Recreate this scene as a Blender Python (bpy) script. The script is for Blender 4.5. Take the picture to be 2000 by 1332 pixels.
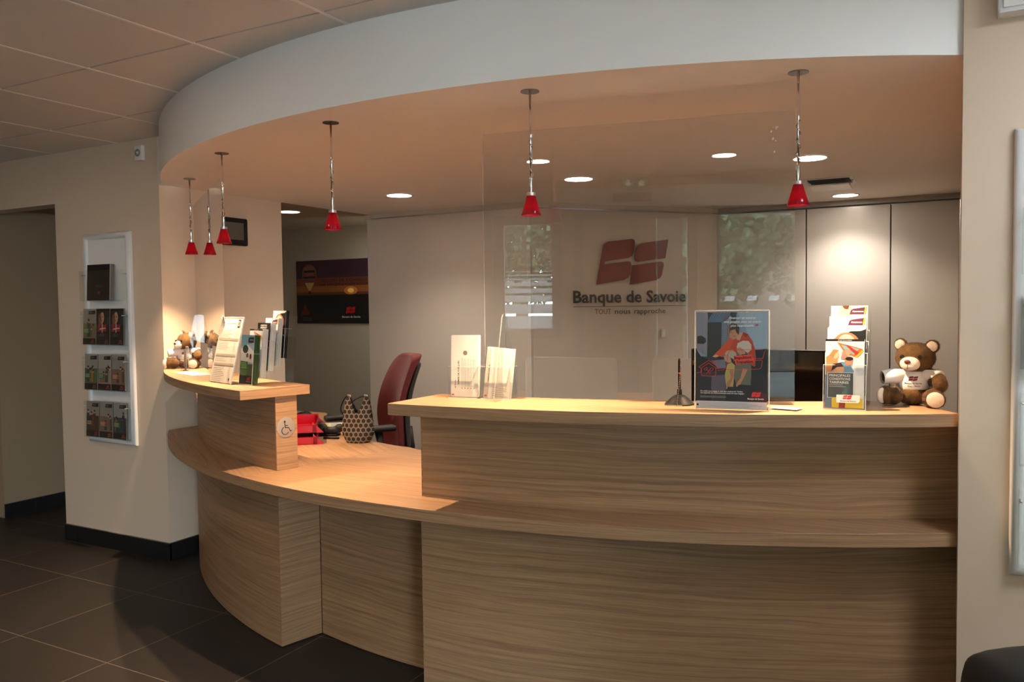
import bpy, bmesh, math, random
import numpy as np
from mathutils import Vector, Matrix
random.seed(7)
PI = math.pi
for o in list(bpy.data.objects): bpy.data.objects.remove(o)
SC = bpy.context.scene
COL = SC.collection

# ------------------------------------------------------------------ camera, world, exposure
EYE = Vector((0.0, 0.0, 1.43))
yaw, pitch, roll = math.radians(28.7), math.radians(-2.5), math.radians(0.71)
fw = Vector((-math.sin(yaw)*math.cos(pitch), math.cos(yaw)*math.cos(pitch), math.sin(pitch)))
r0 = Vector((math.cos(yaw), math.sin(yaw), 0)); u0 = r0.cross(fw)
rv = r0*math.cos(roll) - u0*math.sin(roll); uv_ = r0*math.sin(roll) + u0*math.cos(roll)
cd = bpy.data.cameras.new('camera'); cam = bpy.data.objects.new('camera', cd); COL.objects.link(cam)
cd.sensor_width = 36.0; cd.lens = 36.0*1592/2000; cd.clip_start = 0.02; cd.clip_end = 200
M = Matrix((rv, uv_, -fw)).transposed().to_4x4(); M.translation = EYE
cam.matrix_world = M
SC.camera = cam
SC.view_settings.view_transform = 'Standard'; SC.view_settings.look = 'None'
SC.view_settings.gamma = 1.0; SC.view_settings.use_curve_mapping = False
SC.view_settings.exposure = 0.55
SC.cycles.transparent_max_bounces = 48

W = bpy.data.worlds.new('daylight'); SC.world = W; W.use_nodes = True
bg = W.node_tree.nodes['Background']; bg.inputs[0].default_value = (0.72, 0.88, 1.0, 1); bg.inputs[1].default_value = 18.0

K_PEND = 80.0       # watts of each pendant's halogen lamp
K_DOWN = 30.0
K_BEAM = 48.0      # watts of each office downlight's beam       # emission of the round ceiling lights
WARM = (1.0, 0.68, 0.40); SOFTW = (1.0, 0.86, 0.70)

def portal(name, loc, rot, sx, sy):
    l = bpy.data.lights.new(name, 'AREA'); l.shape = 'RECTANGLE'; l.size = sx; l.size_y = sy
    l.cycles.is_portal = True
    o = bpy.data.objects.new(name, l); COL.objects.link(o); o.location = loc; o.rotation_euler = rot; return o
portal('window_portal', (-1.636, -1.12, 1.65), (PI/2, 0, 0), 0.42, 0.95)
portal('window_portal', (0.97, -1.12, 1.12), (PI/2, 0, 0), 2.4, 2.1)
portal('window_portal', (-0.83, -1.12, 1.07), (PI/2, 0, 0), 0.95, 2.14)

# ------------------------------------------------------------------ materials
def mat(name, col, rough=0.5, metal=0.0, spec=0.5, bump=None, emit=None, coat=0, sheen=0, trans=0, var=None):
    m = bpy.data.materials.new(name); m.use_nodes = True
    nt = m.node_tree; b = nt.nodes['Principled BSDF']
    b.inputs['Base Color'].default_value = (*col, 1); b.inputs['Roughness'].default_value = rough
    b.inputs['Metallic'].default_value = metal; b.inputs['Specular IOR Level'].default_value = spec
    if coat: b.inputs['Coat Weight'].default_value = coat; b.inputs['Coat Roughness'].default_value = 0.05
    if sheen: b.inputs['Sheen Weight'].default_value = sheen; b.inputs['Sheen Roughness'].default_value = 0.5
    if trans: b.inputs['Transmission Weight'].default_value = trans
    if emit: b.inputs['Emission Color'].default_value = (*emit[0], 1); b.inputs['Emission Strength'].default_value = emit[1]
    if bump or var:
        tc = nt.nodes.new('ShaderNodeTexCoord')
    if var:
        n = nt.nodes.new('ShaderNodeTexNoise'); n.inputs['Scale'].default_value = var[0]; n.inputs['Detail'].default_value = 4
        nt.links.new(tc.outputs['Object'], n.inputs['Vector'])
        r = nt.nodes.new('ShaderNodeValToRGB'); d = var[1]
        r.color_ramp.elements[0].position = 0.3; r.color_ramp.elements[1].position = 0.7
        r.color_ramp.elements[0].color = (*[c*(1-d) for c in col], 1); r.color_ramp.elements[1].color = (*[min(1, c*(1+d)) for c in col], 1)
        nt.links.new(n.outputs['Fac'], r.inputs['Fac']); nt.links.new(r.outputs['Color'], b.inputs['Base Color'])
    if bump:
        n = nt.nodes.new('ShaderNodeTexNoise'); n.inputs['Scale'].default_value = bump[0]; n.inputs['Detail'].default_value = 3
        nt.links.new(tc.outputs['Object'], n.inputs['Vector'])
        bp = nt.nodes.new('ShaderNodeBump'); bp.inputs['Strength'].default_value = bump[1]; bp.inputs['Distance'].default_value = bump[2]
        nt.links.new(n.outputs['Fac'], bp.inputs['Height']); nt.links.new(bp.outputs['Normal'], b.inputs['Normal'])
    return m

M_ = {}
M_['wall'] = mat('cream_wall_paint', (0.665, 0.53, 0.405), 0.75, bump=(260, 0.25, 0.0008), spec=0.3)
M_['hall'] = mat('hall_dimmed_paint', (0.31, 0.225, 0.145), 0.8, bump=(260, 0.25, 0.0008), spec=0.3)  # the hall's weaker light is put into this darkened colour
M_['facet'] = mat('grey_beige_panel', (0.62, 0.565, 0.515), 0.38, bump=(180, 0.12, 0.0006), spec=0.45)
M_['fascia'] = mat('white_fascia_paint', (0.90, 0.89, 0.88), 0.6, bump=(300, 0.2, 0.0006), spec=0.3)
M_['soffit'] = mat('soffit_paint', (0.84, 0.77, 0.71), 0.7, bump=(300, 0.25, 0.0008), spec=0.3)
M_['tile_c'] = mat('mineral_fibre_tile', (0.67, 0.63, 0.59), 0.9, bump=(900, 0.6, 0.001), spec=0.2, var=(700, 0.10))
M_['grid'] = mat('ceiling_grid_metal', (0.80, 0.77, 0.74), 0.5)
M_['cab'] = mat('taupe_gloss_laminate', (0.53, 0.505, 0.48), 0.24, spec=0.6, var=(3, 0.03))
M_['dark'] = mat('dark_gap', (0.03, 0.03, 0.03), 0.7)
M_['trimgrey'] = mat('grey_trim', (0.30, 0.27, 0.24), 0.5)
M_['white'] = mat('white_plastic', (0.78, 0.77, 0.75), 0.35)
M_['offwhite'] = mat('offwhite_metal', (0.68, 0.68, 0.68), 0.3)
M_['paper'] = mat('white_paper', (0.85, 0.84, 0.82), 0.7)
M_['black'] = mat('black_plastic', (0.005, 0.005, 0.006), 0.45, spec=0.2)
M_['blackm'] = mat('matt_black_plastic', (0.015, 0.015, 0.016), 0.55)
M_['chrome'] = mat('polished_chrome', (0.75, 0.75, 0.76), 0.12, metal=1)
M_['steel'] = mat('brushed_steel', (0.62, 0.60, 0.58), 0.35, metal=1)
M_['canopy'] = mat('dark_chrome_plate', (0.25, 0.25, 0.26), 0.2, metal=1)
M_['redfab'] = mat('red_chair_fabric', (0.16, 0.008, 0.012), 0.85, sheen=0.12, bump=(1500, 0.4, 0.0008))
M_['redpl'] = mat('red_tray_plastic', (0.42, 0.004, 0.016), 0.25)
M_['furb'] = mat('brown_plush', (0.110, 0.052, 0.012), 0.95, sheen=0.10, bump=(700, 0.8, 0.002), var=(38, 0.5))
M_['furw'] = mat('cream_plush', (0.72, 0.62, 0.52), 0.95, sheen=0.3, bump=(600, 0.6, 0.0015), var=(60, 0.06))
M_['shirt'] = mat('white_cotton', (0.76, 0.74, 0.72), 0.9, bump=(1200, 0.5, 0.0006))
M_['eye'] = mat('glossy_black_eye', (0.01, 0.008, 0.006), 0.05)
M_['nose'] = mat('brown_nose', (0.16, 0.03, 0.02), 0.25)
M_['base'] = mat('black_baseboard_tile', (0.012, 0.012, 0.013), 0.3)
M_['grout'] = mat('grey_grout', (0.16, 0.13, 0.11), 0.8)
M_['leather'] = mat('black_leather', (0.006, 0.007, 0.008), 0.5, spec=0.3, bump=(500, 0.3, 0.0005))
M_['stain'] = mat('brown_stain', (0.36, 0.20, 0.09), 0.5)
M_['sticker'] = mat('brushed_silver_plate', (0.40, 0.35, 0.31), 0.35, metal=0.4)
M_['ink'] = mat('black_ink', (0.012, 0.016, 0.02), 0.5)
M_['emblem'] = mat('dark_red_vinyl', (0.19, 0.010, 0.012), 0.35)
def frost_mat():
    m = bpy.data.materials.new('frosted_film'); m.use_nodes = True; nt = m.node_tree; b = nt.nodes['Principled BSDF']; b.inputs['Base Color'].default_value = (.7, .72, .72, 1)
    t = nt.nodes.new('ShaderNodeBsdfTranslucent'); t.inputs[0].default_value = (.8, .84, .84, 1); mx = nt.nodes.new('ShaderNodeMixShader'); mx.inputs[0].default_value = .6
    nt.links.new(b.outputs[0], mx.inputs[1]); nt.links.new(t.outputs[0], mx.inputs[2]); nt.links.new(mx.outputs[0], nt.nodes['Material Output'].inputs[0]); return m
M_['frost'] = frost_mat()
M_['bulb'] = mat('halogen_bulb', (1, 1, 1), 0.5, emit=((1, 0.75, 0.5), 60))
M_['diff'] = mat('lamp_diffuser', (1, 1, 1), 0.5, emit=(SOFTW, K_DOWN))
M_['diffc'] = mat('corridor_lamp_diffuser', (1, 1, 1), 0.5, emit=(SOFTW, 5.0))
M_['diffl'] = mat('lobby_lamp_diffuser', (1, 1, 1), 0.5, emit=((1, 0.78, 0.57), 70))
M_['pave'] = mat('street_paving', (0.13, 0.125, 0.115), 0.9, var=(2, 0.2))
M_['leafm'] = mat('tree_leaves', (0.10, 0.155, 0.075), 0.7, var=(3, 0.5))
M_['bark'] = mat('tree_bark', (0.12, 0.08, 0.05), 0.9)
M_['render'] = mat('white_render', (0.75, 0.75, 0.75), 0.9)
M_['doorw'] = mat('grey_door_frame', (0.34, 0.31, 0.28), 0.5)
M_['exitg'] = mat('exit_sign_green', (0.02, 0.20, 0.08), 0.4, emit=((0.02, 0.4, 0.15), 0.25))
M_['exitw'] = mat('exit_sign_white', (0.7, 0.7, 0.7), 0.4, emit=((0.8, 1, 0.9), 0.5))

def print_mat():
    m = bpy.data.materials.new('printed_card'); m.use_nodes = True
    nt = m.node_tree; b = nt.nodes['Principled BSDF']; b.inputs['Roughness'].default_value = 0.35
    a = nt.nodes.new('ShaderNodeAttribute'); a.attribute_name = 'Ink'
    mu = nt.nodes.new('ShaderNodeVectorMath'); mu.operation = 'SCALE'; mu.inputs['Scale'].default_value = 0.80
    nt.links.new(a.outputs['Color'], mu.inputs[0]); nt.links.new(mu.outputs[0], b.inputs['Base Color']); return m
M_['print'] = print_mat()

def acrylic_mat(name, tint=(1, 1, 1), k=2.0):
    m = bpy.data.materials.new(name); m.use_nodes = True; nt = m.node_tree
    for n in list(nt.nodes): nt.nodes.remove(n)
    out = nt.nodes.new('ShaderNodeOutputMaterial'); mix = nt.nodes.new('ShaderNodeMixShader')
    t = nt.nodes.new('ShaderNodeBsdfTransparent'); t.inputs[0].default_value = (*tint, 1)
    g = nt.nodes.new('ShaderNodeBsdfGlossy'); g.inputs['Roughness'].default_value = 0.0
    f = nt.nodes.new('ShaderNodeFresnel'); f.inputs[0].default_value = 1.49
    geo = nt.nodes.new('ShaderNodeNewGeometry'); inv = nt.nodes.new('ShaderNodeMath'); inv.operation = 'SUBTRACT'; inv.inputs[0].default_value = 1
    mul = nt.nodes.new('ShaderNodeMath'); mul.operation = 'MULTIPLY'
    mu2 = nt.nodes.new('ShaderNodeMath'); mu2.operation = 'MULTIPLY'; mu2.use_clamp = True; mu2.inputs[1].default_value = k
    nt.links.new(geo.outputs['Backfacing'], inv.inputs[1]); nt.links.new(inv.outputs[0], mul.inputs[0]); nt.links.new(f.outputs[0], mul.inputs[1])
    nt.links.new(mul.outputs[0], mu2.inputs[0]); nt.links.new(mu2.outputs[0], mix.inputs[0])
    nt.links.new(t.outputs[0], mix.inputs[1]); nt.links.new(g.outputs[0], mix.inputs[2]); nt.links.new(mix.outputs[0], out.inputs[0])
    return m
M_['acr'] = acrylic_mat('clear_acrylic', (0.975, 0.985, 0.98), 1.2)
M_['acr2'] = acrylic_mat('clear_acrylic_sheet', (0.95, 0.955, 0.95), 2.6)
def edge_mat(k=.5):
    m = bpy.data.materials.new('acrylic_cut_edge'); m.use_nodes = True; nt = m.node_tree
    for n in list(nt.nodes): nt.nodes.remove(n)
    out = nt.nodes.new('ShaderNodeOutputMaterial'); mix = nt.nodes.new('ShaderNodeMixShader'); mix.inputs[0].default_value = k
    t = nt.nodes.new('ShaderNodeBsdfTransparent'); p = nt.nodes.new('ShaderNodeBsdfPrincipled')
    p.inputs['Base Color'].default_value = (0.9, 0.92, 0.92, 1); p.inputs['Roughness'].default_value = 0.15
    nt.links.new(t.outputs[0], mix.inputs[1]); nt.links.new(p.outputs[0], mix.inputs[2]); nt.links.new(mix.outputs[0], out.inputs[0]); return m
M_['edge'] = edge_mat(); M_['edge2'] = edge_mat(.34); M_['edge3'] = M_['acr']; M_['edge4'] = edge_mat(.12)

def shade_mat():
    m = bpy.data.materials.new('red_glass_shade'); m.use_nodes = True; nt = m.node_tree
    for n in list(nt.nodes): nt.nodes.remove(n)
    out = nt.nodes.new('ShaderNodeOutputMaterial')
    tr = nt.nodes.new('ShaderNodeBsdfTranslucent'); tr.inputs[0].default_value = (0.42, 0.006, 0.03, 1)
    di = nt.nodes.new('ShaderNodeBsdfPrincipled'); di.inputs['Base Color'].default_value = (0.22, 0.002, 0.016, 1); di.inputs['Roughness'].default_value = 0.15
    mx = nt.nodes.new('ShaderNodeMixShader'); mx.inputs[0].default_value = 0.35
    nt.links.new(di.outputs[0], mx.inputs[1]); nt.links.new(tr.outputs[0], mx.inputs[2]); nt.links.new(mx.outputs[0], out.inputs[0]); return m
M_['shade'] = shade_mat()

def wood_mat(name='light_oak_laminate', sc=1.0):
    m = bpy.data.materials.new(name); m.use_nodes = True; nt = m.node_tree; N = nt.nodes; L = nt.links
    b = N['Principled BSDF']; b.inputs['Roughness'].default_value = 0.42; b.inputs['Specular IOR Level'].default_value = 0.4
    uv = N.new('ShaderNodeUVMap'); uv.uv_map = 'UV'
    def mp(s):
        q = N.new('ShaderNodeMapping'); q.inputs['Scale'].default_value = s; L.new(uv.outputs[0], q.inputs[0]); return q
    a = mp((1.1, 5.0, 1)); n1 = N.new('ShaderNodeTexNoise'); n1.inputs['Scale'].default_value = 1.3; n1.inputs['Detail'].default_value = 2
    L.new(a.outputs[0], n1.inputs['Vector'])
    vm = N.new('ShaderNodeVectorMath'); vm.operation = 'MULTIPLY'; vm.inputs[1].default_value = (0, 0.055, 0); L.new(n1.outputs['Color'], vm.inputs[0])
    ad = N.new('ShaderNodeVectorMath'); ad.operation = 'ADD'; L.new(uv.outputs[0], ad.inputs[0]); L.new(vm.outputs[0], ad.inputs[1])
    def streak(sx, sy, det, rough):
        q = N.new('ShaderNodeMapping'); q.inputs['Scale'].default_value = (sx, sy, 1); L.new(ad.outputs[0], q.inputs[0])
        n = N.new('ShaderNodeTexNoise'); n.inputs['Scale'].default_value = 1; n.inputs['Detail'].default_value = det; n.inputs['Roughness'].default_value = rough
        L.new(q.outputs[0], n.inputs['Vector']); return n
    s1 = streak(0.7, 66, 6, 0.70); s2 = streak(6, 260, 4, 0.6)
    r = N.new('ShaderNodeValToRGB'); e = r.color_ramp.elements
    e[0].position = 0.32; e[0].color = (0.235, 0.130, 0.068, 1); e[1].position = 0.68; e[1].color = (0.468, 0.282, 0.156, 1)
    k = e.new(0.49); k.color = (0.372, 0.216, 0.118, 1)
    L.new(s1.outputs['Fac'], r.inputs['Fac'])
    r2 = N.new('ShaderNodeValToRGB'); r2.color_ramp.elements[0].position = 0.35; r2.color_ramp.elements[0].color = (0.80, 0.78, 0.76, 1); r2.color_ramp.elements[1].position = 0.6
    L.new(s2.outputs['Fac'], r2.inputs['Fac'])
    mx = N.new('ShaderNodeMix'); mx.data_type = 'RGBA'; mx.blend_type = 'MULTIPLY'; mx.inputs[0].default_value = 1
    L.new(r.outputs[0], mx.inputs[6]); L.new(r2.outputs[0], mx.inputs[7]); L.new(mx.outputs[2], b.inputs['Base Color'])
    bp = N.new('ShaderNodeBump'); bp.inputs['Strength'].default_value = 0.15; bp.inputs['Distance'].default_value = 0.0006
    L.new(s2.outputs['Fac'], bp.inputs['Height']); L.new(bp.outputs[0], b.inputs['Normal'])
    return m
M_['wood'] = wood_mat()

def floor_mat():
    m = bpy.data.materials.new('dark_floor_tiles'); m.use_nodes = True; nt = m.node_tree; N = nt.nodes; L = nt.links
    b = N['Principled BSDF']
    tc = N.new('ShaderNodeTexCoord'); mp = N.new('ShaderNodeMapping'); mp.inputs['Location'].default_value = (3.62, -2.655, 0)
    L.new(tc.outputs['Object'], mp.inputs[0])
    br = N.new('ShaderNodeTexBrick'); br.offset = 0; br.squash = 1
    br.inputs['Scale'].default_value = 1; br.inputs['Brick Width'].default_value = 0.6; br.inputs['Row Height'].default_value = 0.6
    br.inputs['Mortar Size'].default_value = 0.0022; br.inputs['Mortar Smooth'].default_value = 0.1; br.inputs['Bias'].default_value = 0
    br.inputs['Color1'].default_value = (0.024, 0.020, 0.0185, 1); br.inputs['Color2'].default_value = (0.028, 0.023, 0.021, 1)
    br.inputs['Mortar'].default_value = (0.13, 0.105, 0.09, 1)
    L.new(mp.outputs[0], br.inputs[0])
    n = N.new('ShaderNodeTexNoise'); n.inputs['Scale'].default_value = 2.2; n.inputs['Detail'].default_value = 5; L.new(tc.outputs['Object'], n.inputs['Vector'])
    r = N.new('ShaderNodeValToRGB'); r.color_ramp.elements[0].color = (0.8, 0.8, 0.8, 1); r.color_ramp.elements[1].color = (1.15, 1.12, 1.08, 1); L.new(n.outputs['Fac'], r.inputs[0])
    mx = N.new('ShaderNodeMix'); mx.data_type = 'RGBA'; mx.blend_type = 'MULTIPLY'; mx.inputs[0].default_value = 1
    L.new(br.outputs['Color'], mx.inputs[6]); L.new(r.outputs[0], mx.inputs[7]); L.new(mx.outputs[2], b.inputs['Base Color'])
    b.inputs['Roughness'].default_value = 0.5; b.inputs['Specular IOR Level'].default_value = 0.22
    bp = N.new('ShaderNodeBump'); bp.invert = True; bp.inputs['Strength'].default_value = 0.5; bp.inputs['Distance'].default_value = 0.002
    L.new(br.outputs['Fac'], bp.inputs['Height']); L.new(bp.outputs[0], b.inputs['Normal'])
    return m
M_['floor'] = floor_mat()

def bag_mat():
    m = bpy.data.materials.new('bag_circle_weave'); m.use_nodes = True; nt = m.node_tree; N = nt.nodes; L = nt.links
    b = N['Principled BSDF']; b.inputs['Roughness'].default_value = 0.6
    uv = N.new('ShaderNodeUVMap'); uv.uv_map = 'UV'
    S = 0.026
    mp = N.new('ShaderNodeMapping'); mp.inputs['Scale'].default_value = (1/S, 1/(S*1.732), 1); L.new(uv.outputs[0], mp.inputs[0])
    def dist(off):
        a = N.new('ShaderNodeVectorMath'); a.operation = 'ADD'; a.inputs[1].default_value = (off, off, 0); L.new(mp.outputs[0], a.inputs[0])
        f = N.new('ShaderNodeVectorMath'); f.operation = 'FRACTION'; L.new(a.outputs[0], f.inputs[0])
        s = N.new('ShaderNodeVectorMath'); s.operation = 'SUBTRACT'; s.inputs[1].default_value = (0.5, 0.5, 0); L.new(f.outputs[0], s.inputs[0])
        k = N.new('ShaderNodeVectorMath'); k.operation = 'MULTIPLY'; k.inputs[1].default_value = (1, 1.732, 0); L.new(s.outputs[0], k.inputs[0])
        l = N.new('ShaderNodeVectorMath'); l.operation = 'LENGTH'; L.new(k.outputs[0], l.inputs[0]); return l
    d1, d2 = dist(0), dist(0.5)
    mn = N.new('ShaderNodeMath'); mn.operation = 'MINIMUM'; L.new(d1.outputs['Value'], mn.inputs[0]); L.new(d2.outputs['Value'], mn.inputs[1])
    r = N.new('ShaderNodeValToRGB'); r.color_ramp.interpolation = 'CONSTANT'; e = r.color_ramp.elements
    e[0].color = (0.008, 0.007, 0.007, 1); e[1].position = 0.425; e[1].color = (0.50, 0.40, 0.29, 1)
    k = e.new(0.465); k.color = (0.12, 0.065, 0.035, 1)
    L.new(mn.outputs[0], r.inputs[0]); L.new(r.outputs[0], b.inputs['Base Color']); return m
M_['bag'] = bag_mat()

# ------------------------------------------------------------------ mesh helpers
class MB:
    def __init__(s): s.v = []; s.f = []; s.mi = []; s.uv = []; s.M = Matrix.Identity(4)
    def add(s, vs, fs, mi=0, uvs=None):
        b = len(s.v); s.v += [tuple(s.M @ Vector(p)) for p in vs]
        for i, f in enumerate(fs):
            s.f.append(tuple(b+k for k in f)); s.mi.append(mi)
            s.uv.append(uvs[i] if uvs else None)
        return s
    def box(s, a, b, mi=0, rot=0, bev=0):
        (x0, y0, z0), (x1, y1, z1) = a, b
        if bev > 0:
            bm = bmesh.new(); bmesh.ops.create_cube(bm, size=1)
            for v in bm.verts: v.co = Vector(((x0+x1)/2+v.co.x*(x1-x0), (y0+y1)/2+v.co.y*(y1-y0), (z0+z1)/2+v.co.z*(z1-z0)))
            bmesh.ops.bevel(bm, geom=list(bm.edges), offset=bev, segments=2, affect='EDGES', profile=0.6)
            bm.verts.index_update(); s.add([v.co[:] for v in bm.verts], [tuple(v.index for v in f.verts) for f in bm.faces], mi); bm.free(); return s
        return s.add([(x0,y0,z0),(x1,y0,z0),(x1,y1,z0),(x0,y1,z0),(x0,y0,z1),(x1,y0,z1),(x1,y1,z1),(x0,y1,z1)],
                     [(0,3,2,1),(4,5,6,7),(0,1,5,4),(1,2,6,5),(2,3,7,6),(3,0,4,7)], mi)
    def lathe(s, prof, c=(0,0,0), n=32, mi=0, cap0=False, cap1=False):
        vs = []; fs = []
        for r, z in prof:
            for k in range(n): t = 2*PI*k/n; vs.append((c[0]+r*math.cos(t), c[1]+r*math.sin(t), c[2]+z))
        for i in range(len(prof)-1):
            for k in range(n): k2 = (k+1) % n; fs.append((i*n+k, i*n+k2, (i+1)*n+k2, (i+1)*n+k))
        if cap0: fs.append(tuple(range(n))[::-1])
        if cap1: fs.append(tuple((len(prof)-1)*n+k for k in range(n)))
        return s.add(vs, fs, mi)
    def tube(s, pts, r, n=10, mi=0, cap=True, closed=False):
        pts = [Vector(p) for p in pts]; vs = []; fs = []; m = len(pts); up = None
        for i, p in enumerate(pts):
            if closed: d = pts[(i+1) % m]-pts[i-1]
            else: d = pts[min(i+1, m-1)]-pts[max(i-1, 0)]
            d.normalize()
            if up is None: up = d.orthogonal().normalized()
            up = (up-d*up.dot(d)).normalized(); w = d.cross(up)
            rr = r[i] if isinstance(r, (list, tuple)) else r
            for k in range(n): t = 2*PI*k/n; vs.append(tuple(p+up*math.cos(t)*rr+w*math.sin(t)*rr))
        for i in range(m if closed else m-1):
            j = (i+1) % m
            for k in range(n): k2 = (k+1) % n; fs.append((i*n+k, i*n+k2, j*n+k2, j*n+k))
        if cap and not closed: fs.append(tuple(range(n))[::-1]); fs.append(tuple((m-1)*n+k for k in range(n)))
        return s.add(vs, fs, mi)
    def prism(s, poly, z0, z1, mi=0, mis=None):   # poly ccw in xy
        n = len(poly); vs = [(x, y, z0) for x, y in poly]+[(x, y, z1) for x, y in poly]
        s.add(vs, [tuple(range(n))[::-1], tuple(range(n, 2*n))], mi)
        s.add(vs, [(k, (k+1) % n, n+(k+1) % n, n+k) for k in range(n)], mi if mis is None else mis); return s
    def ball(s, c, r, mi=0, seg=20, ring=12, rot=None):
        bm = bmesh.new(); bmesh.ops.create_uvsphere(bm, u_segments=seg, v_segments=ring, radius=1)
        R = rot if rot else Matrix.Identity(3)
        if not isinstance(r, (tuple, list)): r = (r, r, r)
        bm.verts.index_update()
        s.add([tuple(R @ Vector((v.co.x*r[0], v.co.y*r[1], v.co.z*r[2]))+Vector(c)) for v in bm.verts], [tuple(v.index for v in f.verts) for f in bm.faces], mi); bm.free(); return s
    def mesh(s, name, mats, smooth=False, uvf=None):
        me = bpy.data.meshes.new(name); me.from_pydata(s.v, [], s.f)
        for m in mats: me.materials.append(m)
        me.polygons.foreach_set('material_index', s.mi)
        if uvf or any(u is not None for u in s.uv):
            ul = me.uv_layers.new(name='UV')
            for p, u in zip(me.polygons, s.uv):
                for q, li in enumerate(p.loop_indices):
                    co = me.vertices[me.loops[li].vertex_index].co
                    ul.data[li].uv = u[q] if u is not None else (uvf(co, p.normal) if uvf else (0, 0))
        me.update()
        if smooth: me.shade_smooth() if smooth is True else me.shade_auto(smooth) if hasattr(me, 'shade_auto') else me.shade_smooth()
        return me
    def obj(s, name, mats, parent=None, smooth=False, uvf=None, angle=None):
        if not isinstance(mats, (list, tuple)): mats = [mats]
        me = s.mesh(name, mats, False, uvf)
        if smooth:
            me.shade_smooth()
            if angle is not None: me.set_sharp_from_angle(angle=math.radians(angle))
        o = bpy.data.objects.new(name, me); COL.objects.link(o)
        if parent: o.parent = parent
        return o

def tag(o, label=None, cat=None, group=None, kind=None):
    if label: o['label'] = label
    if cat: o['category'] = cat
    if group: o['group'] = group
    if kind: o['kind'] = kind
    return o
def thing(name, label, cat, loc=(0,0,0), rz=0, group=None):
    o = bpy.data.objects.new(name, None); o.empty_display_size = 0.05; COL.objects.link(o); o.location = loc; o.rotation_euler = (0, 0, rz)
    return tag(o, label, cat, group)
def struct(o): o['kind'] = 'structure'; return o
def copy_tree(o, parent=None):
    c = o.copy(); COL.objects.link(c); c.parent = parent
    for ch in o.children:
        d = ch.copy(); COL.objects.link(d); d.parent = c
        for g in ch.children:
            e = g.copy(); COL.objects.link(e); e.parent = d
    return c

# text as mesh outlines -------------------------------------------------
def text_mesh(st, size=1.0, bold=0.0, shear=0.0, spacing=1.0):
    c = bpy.data.curves.new('t', 'FONT'); c.body = st; c.size = size; c.offset = bold; c.shear = shear; c.space_character = spacing
    c.resolution_u = 2
    o = bpy.data.objects.new('t', c); COL.objects.link(o)
    dg = bpy.context.evaluated_depsgraph_get(); me = bpy.data.meshes.new_from_object(o.evaluated_get(dg))
    v = [tuple(p.co) for p in me.vertices]; f = [tuple(p.vertices) for p in me.polygons]
    bpy.data.objects.remove(o); bpy.data.curves.remove(c); bpy.data.meshes.remove(me)
    return v, f
_tc = {}
def text_fit(st, w=None, h=None, bold=0.0, shear=0.0):
    """verts scaled so the text is w wide (and cap height h), origin at its lower left corner of the baseline"""
    key = (st, bold, shear)
    if key not in _tc: _tc[key] = text_mesh(st, 1.0, bold, shear)
    v, f = _tc[key]
    x0 = min(p[0] for p in v); x1 = max(p[0] for p in v)
    sy = h/0.70 if h else w/(x1-x0)
    sx = w/(x1-x0) if w else sy
    return [((p[0]-x0)*sx, p[1]*sy, 0) for p in v], f, (x1-x0)*sx

BS_B = [(0.5358,1.5695),(0.592,1.8368),(0.6027,1.856),(0.6327,1.8712),(0.8222,1.8945),(0.8445,1.8895),(0.8521,1.8714),(0.8407,1.8023),(0.8277,1.7745),(0.7957,1.7576),(0.6035,1.7321),(0.6008,1.7131),(0.7923,1.7356),(0.8146,1.7292),(0.8196,1.711),(0.8108,1.6475),(0.7947,1.6198),(0.7563,1.6005)]
BS_S1 = [(0.8614,1.8247),(0.8764,1.8498),(0.9055,1.8652),(1.134,1.8963),(1.1081,1.7599),(0.8724,1.7308),(0.8531,1.7372),(0.8469,1.7582)]
BS_S2 = [(0.8324,1.7072),(1.0682,1.7354),(1.0913,1.7272),(1.0945,1.7047),(1.0776,1.6372),(1.0609,1.6147),(1.0279,1.6007),(0.8071,1.5691)]
def bs_polys(x, y, w):
    k = w/0.60
    return [[((a-0.5358)*k+x, (b-1.569)*k+y) for a, b in P] for P in (BS_B, BS_S1, BS_S2)]

def srgb(h):
    h = h.lstrip('#'); c = [int(h[i:i+2], 16)/255 for i in (0, 2, 4)]
    return tuple(x/12.92 if x <= 0.04045 else ((x+0.055)/1.055)**2.4 for x in c)

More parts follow.
